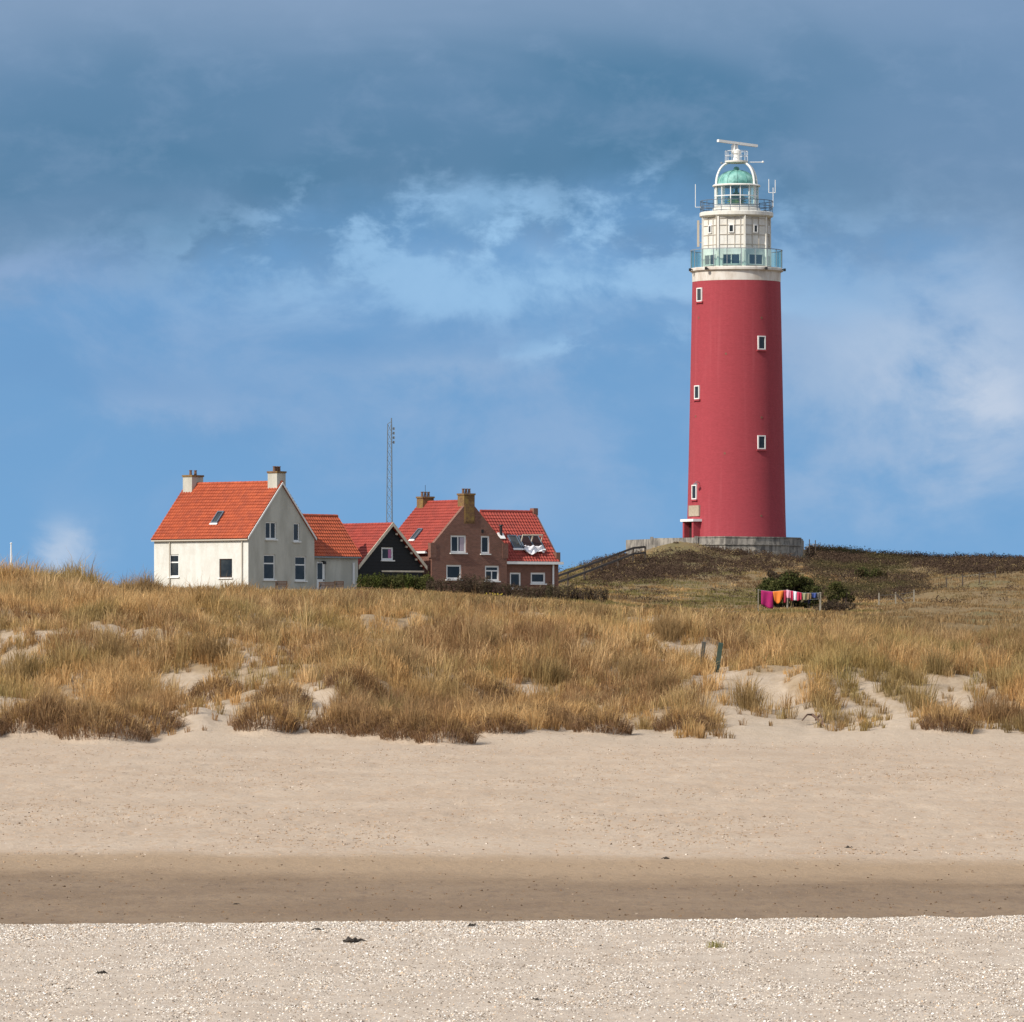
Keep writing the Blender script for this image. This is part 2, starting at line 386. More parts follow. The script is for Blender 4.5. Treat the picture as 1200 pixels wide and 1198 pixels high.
for (hu, hv, hr, hh) in ((35, 846, 1.1, .55), (78, 850, 1.3, .6), (122, 852, 1.4, .65), (165, 848, 1.2, .6), (312, 842, 1.0, .6), (330, 830, .9, .45), (398, 846, .9, .35), (450, 852, 1.1, .45), (492, 856, 1.2, .55), (522, 862, .9, .5),
                         (585, 846, .8, .35), (632, 848, 1.2, .5), (668, 850, 1.2, .5), (706, 846, .9, .35), (800, 840, .9, .3), (1110, 846, .8, .3), (-40, 850, 1.2, .5), (560, 820, 1.2, .5), (250, 822, .9, .45), (425, 815, 1.2, .5)):
    j_ = int(np.argmin(np.abs(NU-hu))); ii = np.where((NY > 186) & (NY < 250))[0]; vv_ = VH-(GZ[ii, j_]-CH)*F/NY[ii]; hv = hv+13+rnd.uniform(-3, 4) if hv > 835 else hv; hy = NY[ii[np.argmin(np.abs(vv_-hv))]]; hx = (hu-UC)*hy/F
    d_ = np.sqrt((GX-hx)**2+((GY-hy)*.8)**2)/hr; GZ = GZ+hh*(1-sstep(d_, .25, 1.15)); HUM.append((hx, hy, hr))
# shrubby skyline and the level yard under the buildings
ly = ((GU > 170)*(GU < 665)*sstep(GY, 405, 418)*(1-sstep(GY, 455, 470)))
def ground(x, y):
    x = np.atleast_1d(np.asarray(x, float)); y = np.atleast_1d(np.asarray(y, float))
    u = UC+x*F/y
    i = np.clip(np.searchsorted(NY, y)-1, 0, len(NY)-2); fi = np.clip((y-NY[i])/(NY[i+1]-NY[i]), 0, 1)
    j = np.clip(np.searchsorted(NU, u)-1, 0, len(NU)-2); fj = np.clip((u-NU[j])/(NU[j+1]-NU[j]), 0, 1)
    return (GZ[i, j]*(1-fj)+GZ[i, j+1]*fj)*(1-fi)+(GZ[i+1, j]*(1-fj)+GZ[i+1, j+1]*fj)*fi
def g1(x, y): return float(ground(x, y)[0])
def P3(u, v, Y): return Vector(((u-UC)*Y/F, Y, CH+(VH-v)*Y/F))
def PG(u, Y):
    x = (u-UC)*Y/F; return Vector((x, Y, g1(x, Y)))
def vrow(x, y, z): return VH-(z-CH)*F/y

# bare sand: blowouts and slips in the dune face (bearing, row, half sizes, tilt)
SAND = [(900, 806, 95, 15, .50), (955, 840, 90, 14, .52), (1000, 826, 80, 10, .55), (1065, 842, 70, 10, .5), (1125, 836, 70, 9, .5), (880, 838, 60, 10, .45), (1040, 812, 50, 7, .5), (833, 786, 24, 16, 0), (110, 738, 80, 12, 0), (800, 762, 62, 15, .05), (855, 797, 34, 30, .5), (905, 800, 40, 13, .45), (232, 806, 42, 30, .2), (372, 830, 26, 36, -.3), (212, 850, 34, 26, 0),
        (82, 826, 30, 14, .1), (440, 752, 30, 9, 0), (735, 746, 14, 6, 0), (925, 835, 70, 15, .35), (1010, 805, 40, 8, .4), (1080, 845, 60, 12, .25), (640, 806, 26, 8, .3),
        (1130, 818, 36, 8, .4), (560, 800, 18, 8, .3), (20, 745, 22, 9, 0), (980, 860, 90, 14, .1), (700, 850, 30, 10, 0), (860, 845, 40, 10, .4), (1160, 790, 24, 6, .3), (-200, 800, 60, 20, 0), (1400, 820, 80, 16, .2), (1060, 770, 16, 5, .3), (290, 770, 20, 7, .2), (590, 862, 24, 8, 0)]
def bare(x, y, z):
    u = UC+x*F/y; v = vrow(x, y, z); b = np.zeros_like(u)
    wu = u+(vnoise(x/1.2, y/2.0, 41)-.5)*36; wv = v+(vnoise(x/1.0+9, y/1.5, 42)-.5)*16
    for (cu, cv, ru, rv, a) in SAND:
        du, dv = wu-cu, wv-cv-4
        p = du*math.cos(a)+dv*math.sin(a); q = -du*math.sin(a)+dv*math.cos(a)
        b = np.maximum(b, 1-sstep((p/ru)**2+(q/rv)**2, .35, 1.0))
    return b*(y < 262)
def litter(x, y, z):                             # how much dead plant litter lies on the sand
    d = sstep(y, 194, 212)
    n = fbm(x/2.2, y/3.5, 4, 61)
    return np.clip(d*((1-bare(x, y, z)*.8)*(.5+.7*sstep(n, .35, .6))+.25*sstep(fbm(x/.5, y/1.2, 3, 63), .5, .62)), 0, 1)
LIT = litter(GX.ravel(), GY.ravel(), GZ.ravel())

def sand_mat():
    m = bpy.data.materials.new('beach_sand'); m.use_nodes = True; t = NT(m.node_tree)
    g = t.n('ShaderNodeNewGeometry'); o = g.outputs['Position']
    sp = t.n('ShaderNodeSeparateXYZ'); t.put(sp.inputs[0], o)
    a = t.n('ShaderNodeAttribute'); a.attribute_name = 'litter'
    n1 = t.noise(t.scale(o, 1, .55, 1), .25, 5, .6); n2 = t.noise(o, 2.2, 6, .65); n3 = t.noise(t.scale(o, 1, .5, 1), 14, 4, .7); n4 = t.noise(t.scale(o, .25, .2, 1), 1.1, 6, .7)
    dry = t.mix(t.ss(n1, .32, .70), (.415, .320, .236), (.465, .370, .280))
    n5 = t.noise(t.scale(o, 1, .22, 1), 4.5, 5, .7); n6 = t.noise(t.scale(o, 1, .3, 1), 9, 4, .7)
    dry = t.mix(t.m('MULTIPLY', t.ss(n2, .45, .72), .45), dry, (.42, .295, .195)); dry = t.mix(t.m('MULTIPLY', t.ss(n5, .52, .66), .55), dry, (.40, .265, .165)); dry = t.mix(t.m('MULTIPLY', t.ss(n6, .55, .68), .5), dry, (.52, .44, .36))
    dry = t.mix(t.m('MULTIPLY', t.ss(n3, .56, .72), .6), dry, (.24, .17, .115))
    wet = t.mix(t.ss(n4, .35, .68), (.200, .132, .074), (.245, .168, .100))
    wet = t.mix(t.m('MULTIPLY', t.ss(n5, .5, .68), .6), wet, (.155, .100, .060)); wet = t.mix(t.m('MULTIPLY', t.ss(n6, .56, .7), .5), wet, (.27, .19, .12)); wet = t.mix(t.m('MULTIPLY', t.ss(n3, .60, .75), .5), wet, (.11, .075, .05))
    damp = (.33, .235, .150)
    yy = t.m('ADD', sp.outputs[1], t.m('ADD', off2(t, n4, 5), t.m('ADD', off2(t, n2, 3.5), t.m('MULTIPLY', sp.outputs[0], .22))))
    c = t.mix(t.ss(yy, 96.5, 103), wet, damp); c = t.mix(t.ss(yy, 104.5, 109.5), c, dry)
    dune = t.mix(t.ss(n2, .35, .7), (.42, .335, .25), (.46, .375, .29))
    lit = t.mix(t.ss(n2, .3, .7), (.22, .15, .085), (.30, .215, .12))
    c = t.mix(t.ss(sp.outputs[1], 185, 200), c, dune); c = t.mix(t.m('MULTIPLY', a.outputs['Fac'], .85), c, lit)
    far = t.mix(t.ss(n1, .4, .66), (.20, .138, .070), (.145, .118, .055))
    c = t.mix(t.ss(sp.outputs[1], 262, 330), c, far)
    rough = t.n('ShaderNodeMapRange'); t.put(rough.inputs[0], yy); rough.inputs[1].default_value = 96; rough.inputs[2].default_value = 106; rough.inputs[3].default_value = .62; rough.inputs[4].default_value = .95
    p = t.n('ShaderNodeBsdfPrincipled'); t.put(p.inputs['Base Color'], c); t.put(p.inputs['Roughness'], rough.outputs[0]); p.inputs['Specular IOR Level'].default_value = .15
    b = t.n('ShaderNodeBump'); b.inputs['Distance'].default_value = .10; b.inputs['Strength'].default_value = .8
    t.put(b.inputs['Height'], t.m('ADD', t.noise(t.scale(o, 1, .7, 1), 3.5, 6, .65), t.m('MULTIPLY', n3, .25)))
    t.t.links.new(b.outputs[0], p.inputs['Normal'])
    out = t.n('ShaderNodeOutputMaterial'); t.t.links.new(p.outputs[0], out.inputs[0])
    return m
def off2(t, x, k): return t.m('MULTIPLY', t.m('SUBTRACT', x, .5), k)
SM = sand_mat()
def shellsand_mat():
    m = bpy.data.materials.new('shelly_sand'); m.use_nodes = True; t = NT(m.node_tree)
    g = t.n('ShaderNodeNewGeometry'); o = g.outputs['Position']
    n = t.noise(o, 1.3, 5, .6); n3 = t.noise(o, 30, 4, .7)
    c = t.mix(t.ss(n, .35, .68), (.50, .42, .34), (.43, .35, .275)); c = t.mix(t.m('MULTIPLY', t.ss(n3, .5, .72), .6), c, (.62, .55, .47))
    p = t.n('ShaderNodeBsdfPrincipled'); t.put(p.inputs['Base Color'], c); p.inputs['Roughness'].default_value = .95; p.inputs['Specular IOR Level'].default_value = .1
    b = t.n('ShaderNodeBump'); b.inputs['Distance'].default_value = .05; t.put(b.inputs['Height'], t.noise(o, 9, 5, .65)); t.t.links.new(b.outputs[0], p.inputs['Normal'])
    out = t.n('ShaderNodeOutputMaterial'); t.t.links.new(p.outputs[0], out.inputs[0]); return m
def strip(name, y0, y1, m):
    i0, i1 = np.searchsorted(NY, y0), np.searchsorted(NY, y1)
    if i1 >= len(NY): i1 = len(NY)-1
    n = len(NU); rows = slice(i0, i1+1)
    v = np.stack([GX[rows], GY[rows], GZ[rows]], -1).reshape(-1, 3); r = i1-i0
    a = (np.arange(r)[:, None]*n+np.arange(n-1)[None, :]).ravel()
    idx = np.stack([a, a+1, a+n+1, a+n], 1).ravel()
    me = big_mesh(name, v, idx, np.arange(0, len(idx), 4), None, m)
    at = me.attributes.new('litter', 'FLOAT', 'POINT'); at.data.foreach_set('value', LIT.reshape(GX.shape)[rows].ravel().astype(np.float32))
    me.polygons.foreach_set('use_smooth', np.ones(len(me.polygons), dtype=bool))
    o = bpy.data.objects.new(name, me); COL.objects.link(o); return tag(o, None, None, kind='structure')
tag(strip('shell_bank', 24, 81.5, shellsand_mat()), 'pale bank of sand strewn with shells along the near edge of the beach', None)
tag(strip('wet_sand', 81.5, 104, SM), 'dark brown strip of wet sand behind the shell bank', None)
tag(strip('beach', 104, 190, SM), 'pale dry sandy beach below the dunes', None)
tag(strip('dunes', 190, 1099, SM), 'sandy dunes and hill under dry grass', None)
# the low country all round, out to the horizon
b = MB(); n = 48
b.lathe((0, 400, 0), [(0.01, -.8), (300, -.8), (1500, -.8), (9000, -.8), (25000, -.8)], n)
tag(b.build('ground', mat('flat_sand', (.40, .31, .22), .95, (.46, .36, .27), .05), recalc=False), 'flat sandy ground reaching to the horizon', None, kind='structure')

# ------------------------------------------------------------------ grass and low growth
def blades(px, py, pz, h, lean, width, tint, droop=.35, az=None):
    k = len(px); wa = rng.uniform(0, 2*np.pi, k)
    az = rng.uniform(0, 2*np.pi, k) if az is None else az+rng.normal(0, .7, k)
    lx = np.cos(az)*lean+.05*h; lyy = np.sin(az)*lean
    wx, wy = np.cos(wa)*width/2, np.sin(wa)*width/2
    V = np.empty((k, 5, 3), np.float32)
    V[:, 0] = np.stack([px-wx, py-wy, pz-.03], 1); V[:, 1] = np.stack([px+wx, py+wy, pz-.03], 1)
    mx, my, mz = px+lx*.38, py+lyy*.38, pz+h*.62
    V[:, 2] = np.stack([mx-wx*.8, my-wy*.8, mz], 1); V[:, 3] = np.stack([mx+wx*.8, my+wy*.8, mz], 1)
    V[:, 4] = np.stack([px+lx*1.15, py+lyy*1.15, pz+h*(1-droop*np.clip(lean/np.maximum(h, .05), 0, 1))], 1)
    base = np.arange(k)[:, None]*5
    I = (base+np.array([0, 1, 3, 2, 2, 3, 4])[None, :]).ravel()
    st = (np.arange(k)[:, None]*7+np.array([0, 4])[None, :]).ravel()
    return V.reshape(-1, 3), I, st, np.repeat(tint, 5, axis=0)
def stuff(name, label, cat, V, I, st, tint, m):
    o = bpy.data.objects.new(name, big_mesh(name, V, I, st, tint, m)); COL.objects.link(o)
    return tag(o, label, cat, kind='stuff')
def scatter(n, u0, u1, y0, y1):
    """n points spread evenly over the land between two bearings and two distances"""
    y = np.sqrt(rng.uniform(y0*y0, y1*y1, n)); u = rng.uniform(u0, u1, n); x = (u-UC)*y/F
    return x, y, u
STRAW = np.array([[.60, .395, .185], [.52, .32, .138], [.44, .265, .112], [.40, .28, .125], [.58, .395, .20], [.32, .19, .092]])
def yfor(u, v):                                   # distance at which the land is seen at a row, front dune only
    ys = np.arange(196, 262, .25); x = (u-UC)*ys/F; vv = vrow(x, ys, ground(x, ys)); return float(ys[np.argmin(np.abs(vv-v))])
def hanging():
    """old brown skirts of dead leaves round the hummocks at the dune foot"""
    xs, ys, hs, ls, aa, tt = [], [], [], [], [], []
    for (hx, hy, hr) in HUM:
        k = int(1500*hr); a = rng.uniform(0, 2*np.pi, k); rr = np.sqrt(rng.uniform(.0, 1.1, k))*hr
        xs.append(hx+np.cos(a)*rr); ys.append(hy+np.sin(a)*rr*1.1); h = rng.uniform(.35, .85, k)*(1.1-.5*rr/hr); hs.append(h); ls.append(h*(.15+.95*(rr/hr)*rng.uniform(.3, 1.2, k))); aa.append(a)
        dead = (rr/hr > rng.uniform(.25, 1.0, k)); c = np.where(dead[:, None], np.array([.26, .16, .092]), np.array([.50, .325, .15])); tt.append(c*rng.uniform(.6, 1.35, (k, 1)))
    xs, ys = np.concatenate(xs), np.concatenate(ys)
    return blades(xs, ys, ground(xs, ys), np.concatenate(hs), np.concatenate(ls), rng.uniform(.010, .026, len(xs)), np.concatenate(tt), .75, np.concatenate(aa))
stuff('dead_grass', 'dark brown dead grass hanging in skirts along the foot of the dunes', 'grass', *hanging(), M['grass'])
def marram():
    x, y, u = scatter(32000, -380, 1580, 188, 258)
    z = ground(x, y); v = vrow(x, y, z)
    dens = fbm(x/3.0, y/4.5, 4, 70)
    footline = ground(x, y+0)-.75
    keep = (z > .58+.55*vnoise(x/3, y/3, 77)) & (rng.uniform(0, 1, len(x)) > bare(x, y, z)*np.where(u > 740, .86, .70)) & (rng.uniform(0, 1, len(x)) < .24+1.5*sstep(dens, .30, .54))
    ang = np.where(u > 700, .55, -.35); ga, gb = u*np.cos(ang)+v*np.sin(ang), -u*np.sin(ang)+v*np.cos(ang)
    gap = sstep(fbm(ga/46, gb/13, 3, 88), .50, .60)*sstep(v, 772, 815)*np.where(u > 720, 1, .5)
    keep &= rng.uniform(0, 1, len(x)) > gap*.93
    inside = (u > -60) & (u < 1260); keep &= inside | (rng.uniform(0, 1, len(x)) < .4)
    x, y, z, v, u = x[keep], y[keep], z[keep], v[keep], u[keep]
    T_ = np.array([(160, 690, 1.0), (168, 690, 1.15), (176, 691, 1.0), (150, 692, .8), (278, 702, .9), (283, 702, .8), (402, 705, .8), (410, 705, .8), (309, 752, 1.1), (314, 752, 1.0), (525, 712, .7), (690, 728, .9), (705, 729, .8), (778, 748, 1.0), (786, 748, .9), (60, 692, .8),
                   (640, 800, 1.1), (250, 770, 1.1), (470, 790, 1.1), (560, 760, 1.0), (130, 780, 1.2), (880, 830, 1.0), (780, 815, 1.0), (980, 770, .9), (1010, 765, .9), (1100, 790, 1.0), (735, 800, 1.1), (400, 780, 1.1), (30, 800, 1.2)])
    ty = np.array([yfor(a_, b_) for a_, b_, c_ in T_]); tx = (T_[:, 0]-UC)*ty/F; rp = np.repeat(np.arange(len(T_)), 7)
    x = np.concatenate([x, tx[rp]+rng.normal(0, .22, len(rp))]); y = np.concatenate([y, ty[rp]+rng.normal(0, .35, len(rp))]); z = ground(x, y); v = vrow(x, y, z); u = UC+x*F/y
    n = len(x); extra = np.concatenate([np.zeros(n-len(rp)), T_[rp, 2]])
    big = vnoise(x/2.0, y/2.8, 80)**1.4; patch = fbm(x/4.5, y/7, 4, 81)
    one = rng.uniform(0, 1, n)
    size = (.54+.70*big)*np.where(one < .12, 1.35, np.where(one < .5, .95, .62))
    size = np.where(extra > 0, extra*1.25, size*(1-.45*bare(x, y, z)))
    hh = size*rng.uniform(.8, 1.2, n); rad = size*rng.uniform(.22, .40, n)
    ci = np.clip((patch*2.1-.55+rng.normal(0, .20, n))*6, 0, 5.99).astype(int)
    colr = STRAW[ci]*rng.uniform(.74, 1.20, (n, 1))
    colr = np.where((extra > 0)[:, None], np.array([.36, .24, .115])*rng.uniform(.75, 1.1, (n, 1)), colr)
    low = sstep(v, 800, 850)*sstep(vnoise(x/2.5, y/4, 83), .35, .6)         # browner dead tussocks along the foot
    colr = colr*(1-low[:, None]*.6)+np.array([.20, .115, .065])*low[:, None]*.6
    olive = sstep(fbm(x/4, y/6, 3, 84), .58, .72)*.35
    olive = np.maximum(olive, .38*np.exp(-((u-1010)/120)**2)*sstep(fbm(x/3, y/5, 3, 86), .45, .6))
    colr = colr*(1-olive[:, None])+np.array([.20, .20, .065])*olive[:, None]
    nb = (np.where((u > -60) & (u < 1260), rng.integers(26, 38, n), 16)*np.clip(size/.6, .6, 1.9)).astype(int)
    r = np.repeat(np.arange(n), nb); k = len(r)
    a = rng.uniform(0, 2*np.pi, k); rr = np.sqrt(rng.uniform(0, 1, k))*rad[r]
    bx, by = x[r]+np.cos(a)*rr, y[r]+np.sin(a)*rr
    q_ = rr/rad[r]; bh = hh[r]*rng.uniform(.55, 1.15, k)*(1-.38*q_*q_)
    tint = colr[r]*rng.uniform(.72, 1.25, (k, 1))*np.array([1, 1, 1])
    return blades(bx, by, ground(bx, by), bh, bh*(.06+.75*q_*rng.uniform(.2, 1.15, k)), rng.uniform(.010, .026, k), tint, .45, a)
stuff('marram_grass', 'tall straw coloured marram grass in tussocks over the front dunes', 'grass', *marram(), M['grass'])

def zone(u, v):
    """what grows on the hill seen at a bearing and row: dark heath, green scrub, short straw"""
    heath = sstep(u, 680, 730)*(1-sstep(u, 960, 1060))*np.exp(-((v-(670-(u-700)*.085))/14)**4)
    heath = np.maximum(heath, sstep(u, 930, 960)*(1-sstep(v, 661+(u-1000)*.03, 676)))
    green = sstep(u, 940, 965)*(1-sstep(u, 1030, 1110))*(1-sstep(v, 695, 706))
    return np.clip(heath, 0, 1), green
def meadow():
    x, y, u = scatter(52000, -300, 1600, 256, 600)
    z = ground(x, y); v = vrow(x, y, z); n0 = len(x)
    near = 1-sstep(y, 300, 420)
    he, gr = zone(u, v); he = he*(1-np.exp(-((u-790)/40)**2-((v-643)/9)**2))
    keep = (rng.uniform(0, 1, n0) < .95-.85*he-.4*gr) & ((y < 405) | (u > 640) | (u < 150)) & ~((u > 735) & (u < 950) & (y > 553))
    keep &= ((y < 300) | (u > 380) | (y < 350))
    x, y, z, v, u, near = x[keep], y[keep], z[keep], v[keep], u[keep], near[keep]; n = len(x)
    patch = fbm(x/7, y/16, 4, 91); ci = np.clip((patch*1.9-.45+rng.normal(0, .2, n))*6, 0, 5.99).astype(int)
    colr = STRAW[ci]*rng.uniform(.62, 1.12, (n, 1)); dk = sstep(fbm(x/5, y/11, 4, 97), .50, .66)[:, None]*.65; colr = colr*(1-dk)+np.array([.16, .105, .062])*dk*np.where(y > 330, .66, .95)[:, None]; rs = (sstep(u, 1010, 1060)*sstep(y, 285, 320))[:, None]; colr = colr*(1-rs*.8)+np.array([.29, .195, .10])*rng.uniform(.75, 1.2, (n, 1))*rs*.8
    ol = sstep(fbm(x/6, y/14, 3, 92), .50, .64)*(.25+.55*sstep(y, 330, 420))
    ol = ol*(1-rs[:, 0]*.8); ol = np.maximum(ol, .7*sstep(u, 650, 665)*(1-sstep(u, 740, 790))*sstep(y, 470, 500)*sstep(vnoise(x/3, y/5, 94), .2, .6))
    colr = colr*(1-ol[:, None])+np.array([.15, .145, .050])*ol[:, None]
    pm = np.exp(-((u-790)/38)**2-((v-644)/9)**2)[:, None]; colr = colr*(1-pm)+np.array([.50, .36, .17])*pm
    hh = (.20+.34*near)*rng.uniform(.6, 1.35, n)*(.6+.8*vnoise(x/3, y/6, 93))
    nb = rng.integers(10, 16, n); r = np.repeat(np.arange(n), nb); k = len(r)
    a = rng.uniform(0, 2*np.pi, k); rr = np.sqrt(rng.uniform(0, 1, k))*.38
    bx, by = x[r]+np.cos(a)*rr, y[r]+np.sin(a)*rr; bh = hh[r]*rng.uniform(.6, 1.2, k)
    return blades(bx, by, ground(bx, by), bh, bh*(.1+rr*2.3*rng.uniform(.2, 1.2, k)), rng.uniform(.025, .05, k), colr[r]*rng.uniform(.75, 1.22, (k, 1)), .4, a)
stuff('rough_grass', 'short rough brown and olive grass over the hollows and the hill', 'grass', *meadow(), M['grass'])

def leafclumps(cx, cy, cz, rx, rz, nl, size, tint, twig=.5):
    """small leaf faces spread through low domes"""
    r = np.repeat(np.arange(len(cx)), nl); k = len(r)
    d = rng.normal(0, 1, (k, 3)); d /= np.linalg.norm(d, axis=1)[:, None]; d[:, 2] = np.abs(d[:, 2])
    q = rng.uniform(.35, 1.05, k)**.6
    c = np.stack([cx[r]+d[:, 0]*rx[r]*q, cy[r]+d[:, 1]*rx[r]*q, cz[r]+d[:, 2]*rz[r]*q], 1)
    e1 = rng.normal(0, 1, (k, 3)); e1 /= np.linalg.norm(e1, axis=1)[:, None]
    e2 = np.cross(e1, rng.normal(0, 1, (k, 3))); e2 /= np.linalg.norm(e2, axis=1)[:, None]
    s = (size*rng.uniform(.5, 1.3, k))[:, None]
    V = np.stack([c-e1*s, c+e2*s*twig, c+e1*s, c-e2*s*twig], 1).reshape(-1, 3)
    I = np.arange(k*4); st = np.arange(0, k*4, 4)
    tt = tint[r]*rng.uniform(.7, 1.3, (k, 1))
    return V, I, st, np.repeat(tt, 4, axis=0)
def heath():
    x, y, u = scatter(26000, 630, 1500, 425, 606); z = ground(x, y); v = vrow(x, y, z)
    he, gr = zone(u, v); n0 = len(x)
    nn = fbm(x/6, y/16, 4, 101)
    keep = (rng.uniform(0, 1, n0) < np.maximum(he*(.25+1.3*sstep(nn, .35, .55)), gr*(.35+.8*sstep(nn, .42, .6)))*.95+.02) & ~((u > 735) & (u < 950) & (y > 549)) & (g_slope(u, y))
    x, y, z, u, v = x[keep], y[keep], z[keep], u[keep], v[keep]; n = len(x); he, gr = zone(u, v)
    g = np.clip(gr*sstep(fbm(x/4, y/9, 3, 102), .42, .62)+.15, 0, 1)
    colr = np.array([.078, .050, .039])*(1-g[:, None])+np.array([.088, .074, .036])*g[:, None]
    pale = (rng.uniform(0, 1, n) < .06)[:, None]; colr = np.where(pale, np.array([.22, .16, .08]), colr)
    rx = rng.uniform(.4, .9, n)*(1+.5*gr); rz = rng.uniform(.25, .75, n)*(1+.35*sstep(u, 930, 980)*sstep(vnoise(x/4, y/8, 104), .35, .7))
    return leafclumps(x, y, z-.05, rx, rz, 46, .095, colr*rng.uniform(.75, 1.3, (n, 1)), .32)
def g_slope(u, y): return (y < 560) | (u > 925) | (u < 740)
stuff('heath_scrub', 'dark brown low scrub covering the hillside below the lighthouse', 'scrub', *heath(), M['leaf'])

def shells():
    n = 150000
    y = np.where(rng.uniform(0, 1, n) < .30, rng.uniform(76, 80.4, n), rng.uniform(58, 80.4, n)); u = rng.uniform(-120, 1320, n); x = (u-UC)*y/F
    cl = fbm(x/.55, y/1.3, 4, 120)
    keep = rng.uniform(0, 1, n) < .26+1.0*sstep(cl, .42, .64)+.25*sstep(y, 77, 79.5)
    x, y = x[keep], y[keep]; n = len(x); z = ground(x, y)
    pal = np.array([[.80, .76, .71], [.68, .62, .55], [.55, .47, .38], [.62, .45, .30], [.40, .35, .30], [.54, .50, .45], [.74, .66, .56], [.28, .23, .19]])
    tint = pal[rng.choice(8, n, p=[.22, .22, .20, .09, .04, .07, .14, .02])]*rng.uniform(.85, 1.1, (n, 1))
    s = rng.uniform(.005, .013, n)*np.where(rng.uniform(0, 1, n) < .05, 1.6, 1)
    nrm = rng.normal(0, 1, (n, 3)); nrm[:, 2] = np.abs(nrm[:, 2])+.85; nrm /= np.linalg.norm(nrm, axis=1)[:, None]
    e1 = np.cross(nrm, rng.normal(0, 1, (n, 3))); e1 /= np.linalg.norm(e1, axis=1)[:, None]; e2 = np.cross(nrm, e1)
    V = np.empty((n, 7, 3)); c = np.stack([x, y, z+s*.35], 1)
    V[:, 0] = c+nrm*(s*.45)[:, None]
    for i in range(6):
        a = i*math.pi/3; V[:, 1+i] = c+(e1*math.cos(a)*1.0+e2*math.sin(a)*.8)*s[:, None]
    tri = np.array([[0, 1+i, 1+(i+1) % 6] for i in range(6)]).ravel()
    I = (np.arange(n)[:, None]*7+tri[None, :]).ravel()
    return V.reshape(-1, 3), I, np.arange(0, len(I), 3), np.repeat(tint, 7, axis=0)
stuff('shells', 'white grey and tan broken shells scattered thickly on the near bank', 'shells', *shells(), M['shell'])
def grit():
    n = 22000; y = 1/rng.uniform(1/196, 1/83, n); u = rng.uniform(-100, 1300, n); x = (u-UC)*y/F
    pt = fbm(x/3.5, y/9, 4, 130); k = rng.uniform(0, 1, n) < np.where(y < 108, .07, .15+1.2*sstep(pt, .42, .62)); x, y = x[k], y[k]; n = len(x); z = ground(x, y)
    pal = np.array([[.13, .095, .065], [.25, .17, .11], [.40, .27, .165], [.36, .25, .16], [.50, .42, .34], [.58, .52, .45]])
    tint = pal[rng.choice(6, n, p=[.02, .09, .36, .27, .20, .06])]; wet = (y < 104); tint = np.where(wet[:, None], tint*np.array([.55, .5, .46]), tint)
    s = rng.uniform(.007, .022, n)*np.clip(y/100, .8, 1.7)
    return leafclumps(x, y, z, s*2.2, s*.55, 3, .020, tint, .6)
stuff('beach_litter', 'specks of wrack, shell fragments and crumbled sand over the beach', 'litter', *grit(), M['shell'])

# ------------------------------------------------------------------ lighthouse
LY = 575.0; LS = LY/F; LC = ((863-UC)*LS, LY)
def lz(v): return CH+(VH-v)*LS
LB = lz(645)
L = thing('lighthouse', (LC[0], LC[1], LB), 'tall round red brick lighthouse with white gallery and green dome on the hill', 'lighthouse')
def az(a, r, z): return Vector((LC[0]+r*math.sin(a), LC[1]-r*math.cos(a), z))
def rad(v): return float(np.interp(v, [331, 520, 600, 640, 660], [51.7, 55.6, 57.4, 58.6, 59.2]))*LS
b = MB(); b.lathe(LC, [(rad(v), lz(v)) for v in (655, 640, 620, 600, 560, 520, 450, 390, 331)], 96); b.build('tower_shaft', M['red'], L, True)
b = MB(); b.lathe(LC, [(rad(331)+.01, lz(331)), (rad(331)+.02, lz(320.5)), (4.36, lz(319.2)), (4.50, lz(318.6)), (4.50, lz(316)), (4.40, lz(315)), (3.0, lz(315))], 96); b.build('collar', M['collar'], L)
def window_on(a, v0, v1, w, depth, rfun, cells='double'):
    """a framed window on the curved wall at bearing a"""
    z0, z1 = lz(v1), lz(v0); r = rfun((v0+v1)/2); n = Vector((math.sin(a), -math.cos(a), 0)); e = Vector((math.cos(a), math.sin(a), 0)); c = Vector((LC[0], LC[1], 0))+n*(r-.18)
    d = depth+.18; t_ = .10; m = MB(); up = Vector((0, 0, 1))
    m.box(c-e*w/2+up*z0, e*w, n*d, up*t_); m.box(c-e*w/2+up*(z1-t_), e*w, n*d, up*t_)
    m.box(c-e*w/2+up*(z0+t_), e*t_, n*d, up*(z1-z0-2*t_)); m.box(c+e*(w/2-t_)+up*(z0+t_), e*t_, n*d, up*(z1-z0-2*t_))
    f = m.build('window', M['frame'], L)
    p = MB(); p.box(c-e*(w/2-t_)+up*(z0+t_)+n*.08, e*(w-2*t_), n*(d-.14), up*(z1-z0-2*t_)); p.build('pane', M['glass'], f)
    s = MB(); s.box(c-e*(w/2+.12)+up*(z0-.16), e*(w+.24), n*(d+.05), up*.14); s.build('sill', M['red'], f)
for (u, v0, v1) in ((819.2, 339, 355), (890.4, 396, 412), (816.3, 453, 469), (890.2, 512, 528), (813.2, 569, 586)):
    a = math.asin((u-863)*LS/rad((v0+v1)/2)); window_on(a, v0, v1, .86, .10, rad)
for (u, v) in ((848.8, 417), (890.5, 375), (890.5, 491), (847.4, 533), (890, 605.6), (818, 374), (814.5, 489)):
    r = rad(v); a = math.asin((u-863)*LS/r); m = MB(); n = az(a, r+.03, lz(v))-az(a, r-.1, lz(v)); e = Vector((math.cos(a), math.sin(a), 0))
    m.box(az(a, r-.05, lz(v)-.09)-e*.09, e*.18, n*.6, Vector((0, 0, .18))); m.build('vent', M['rust'], L)
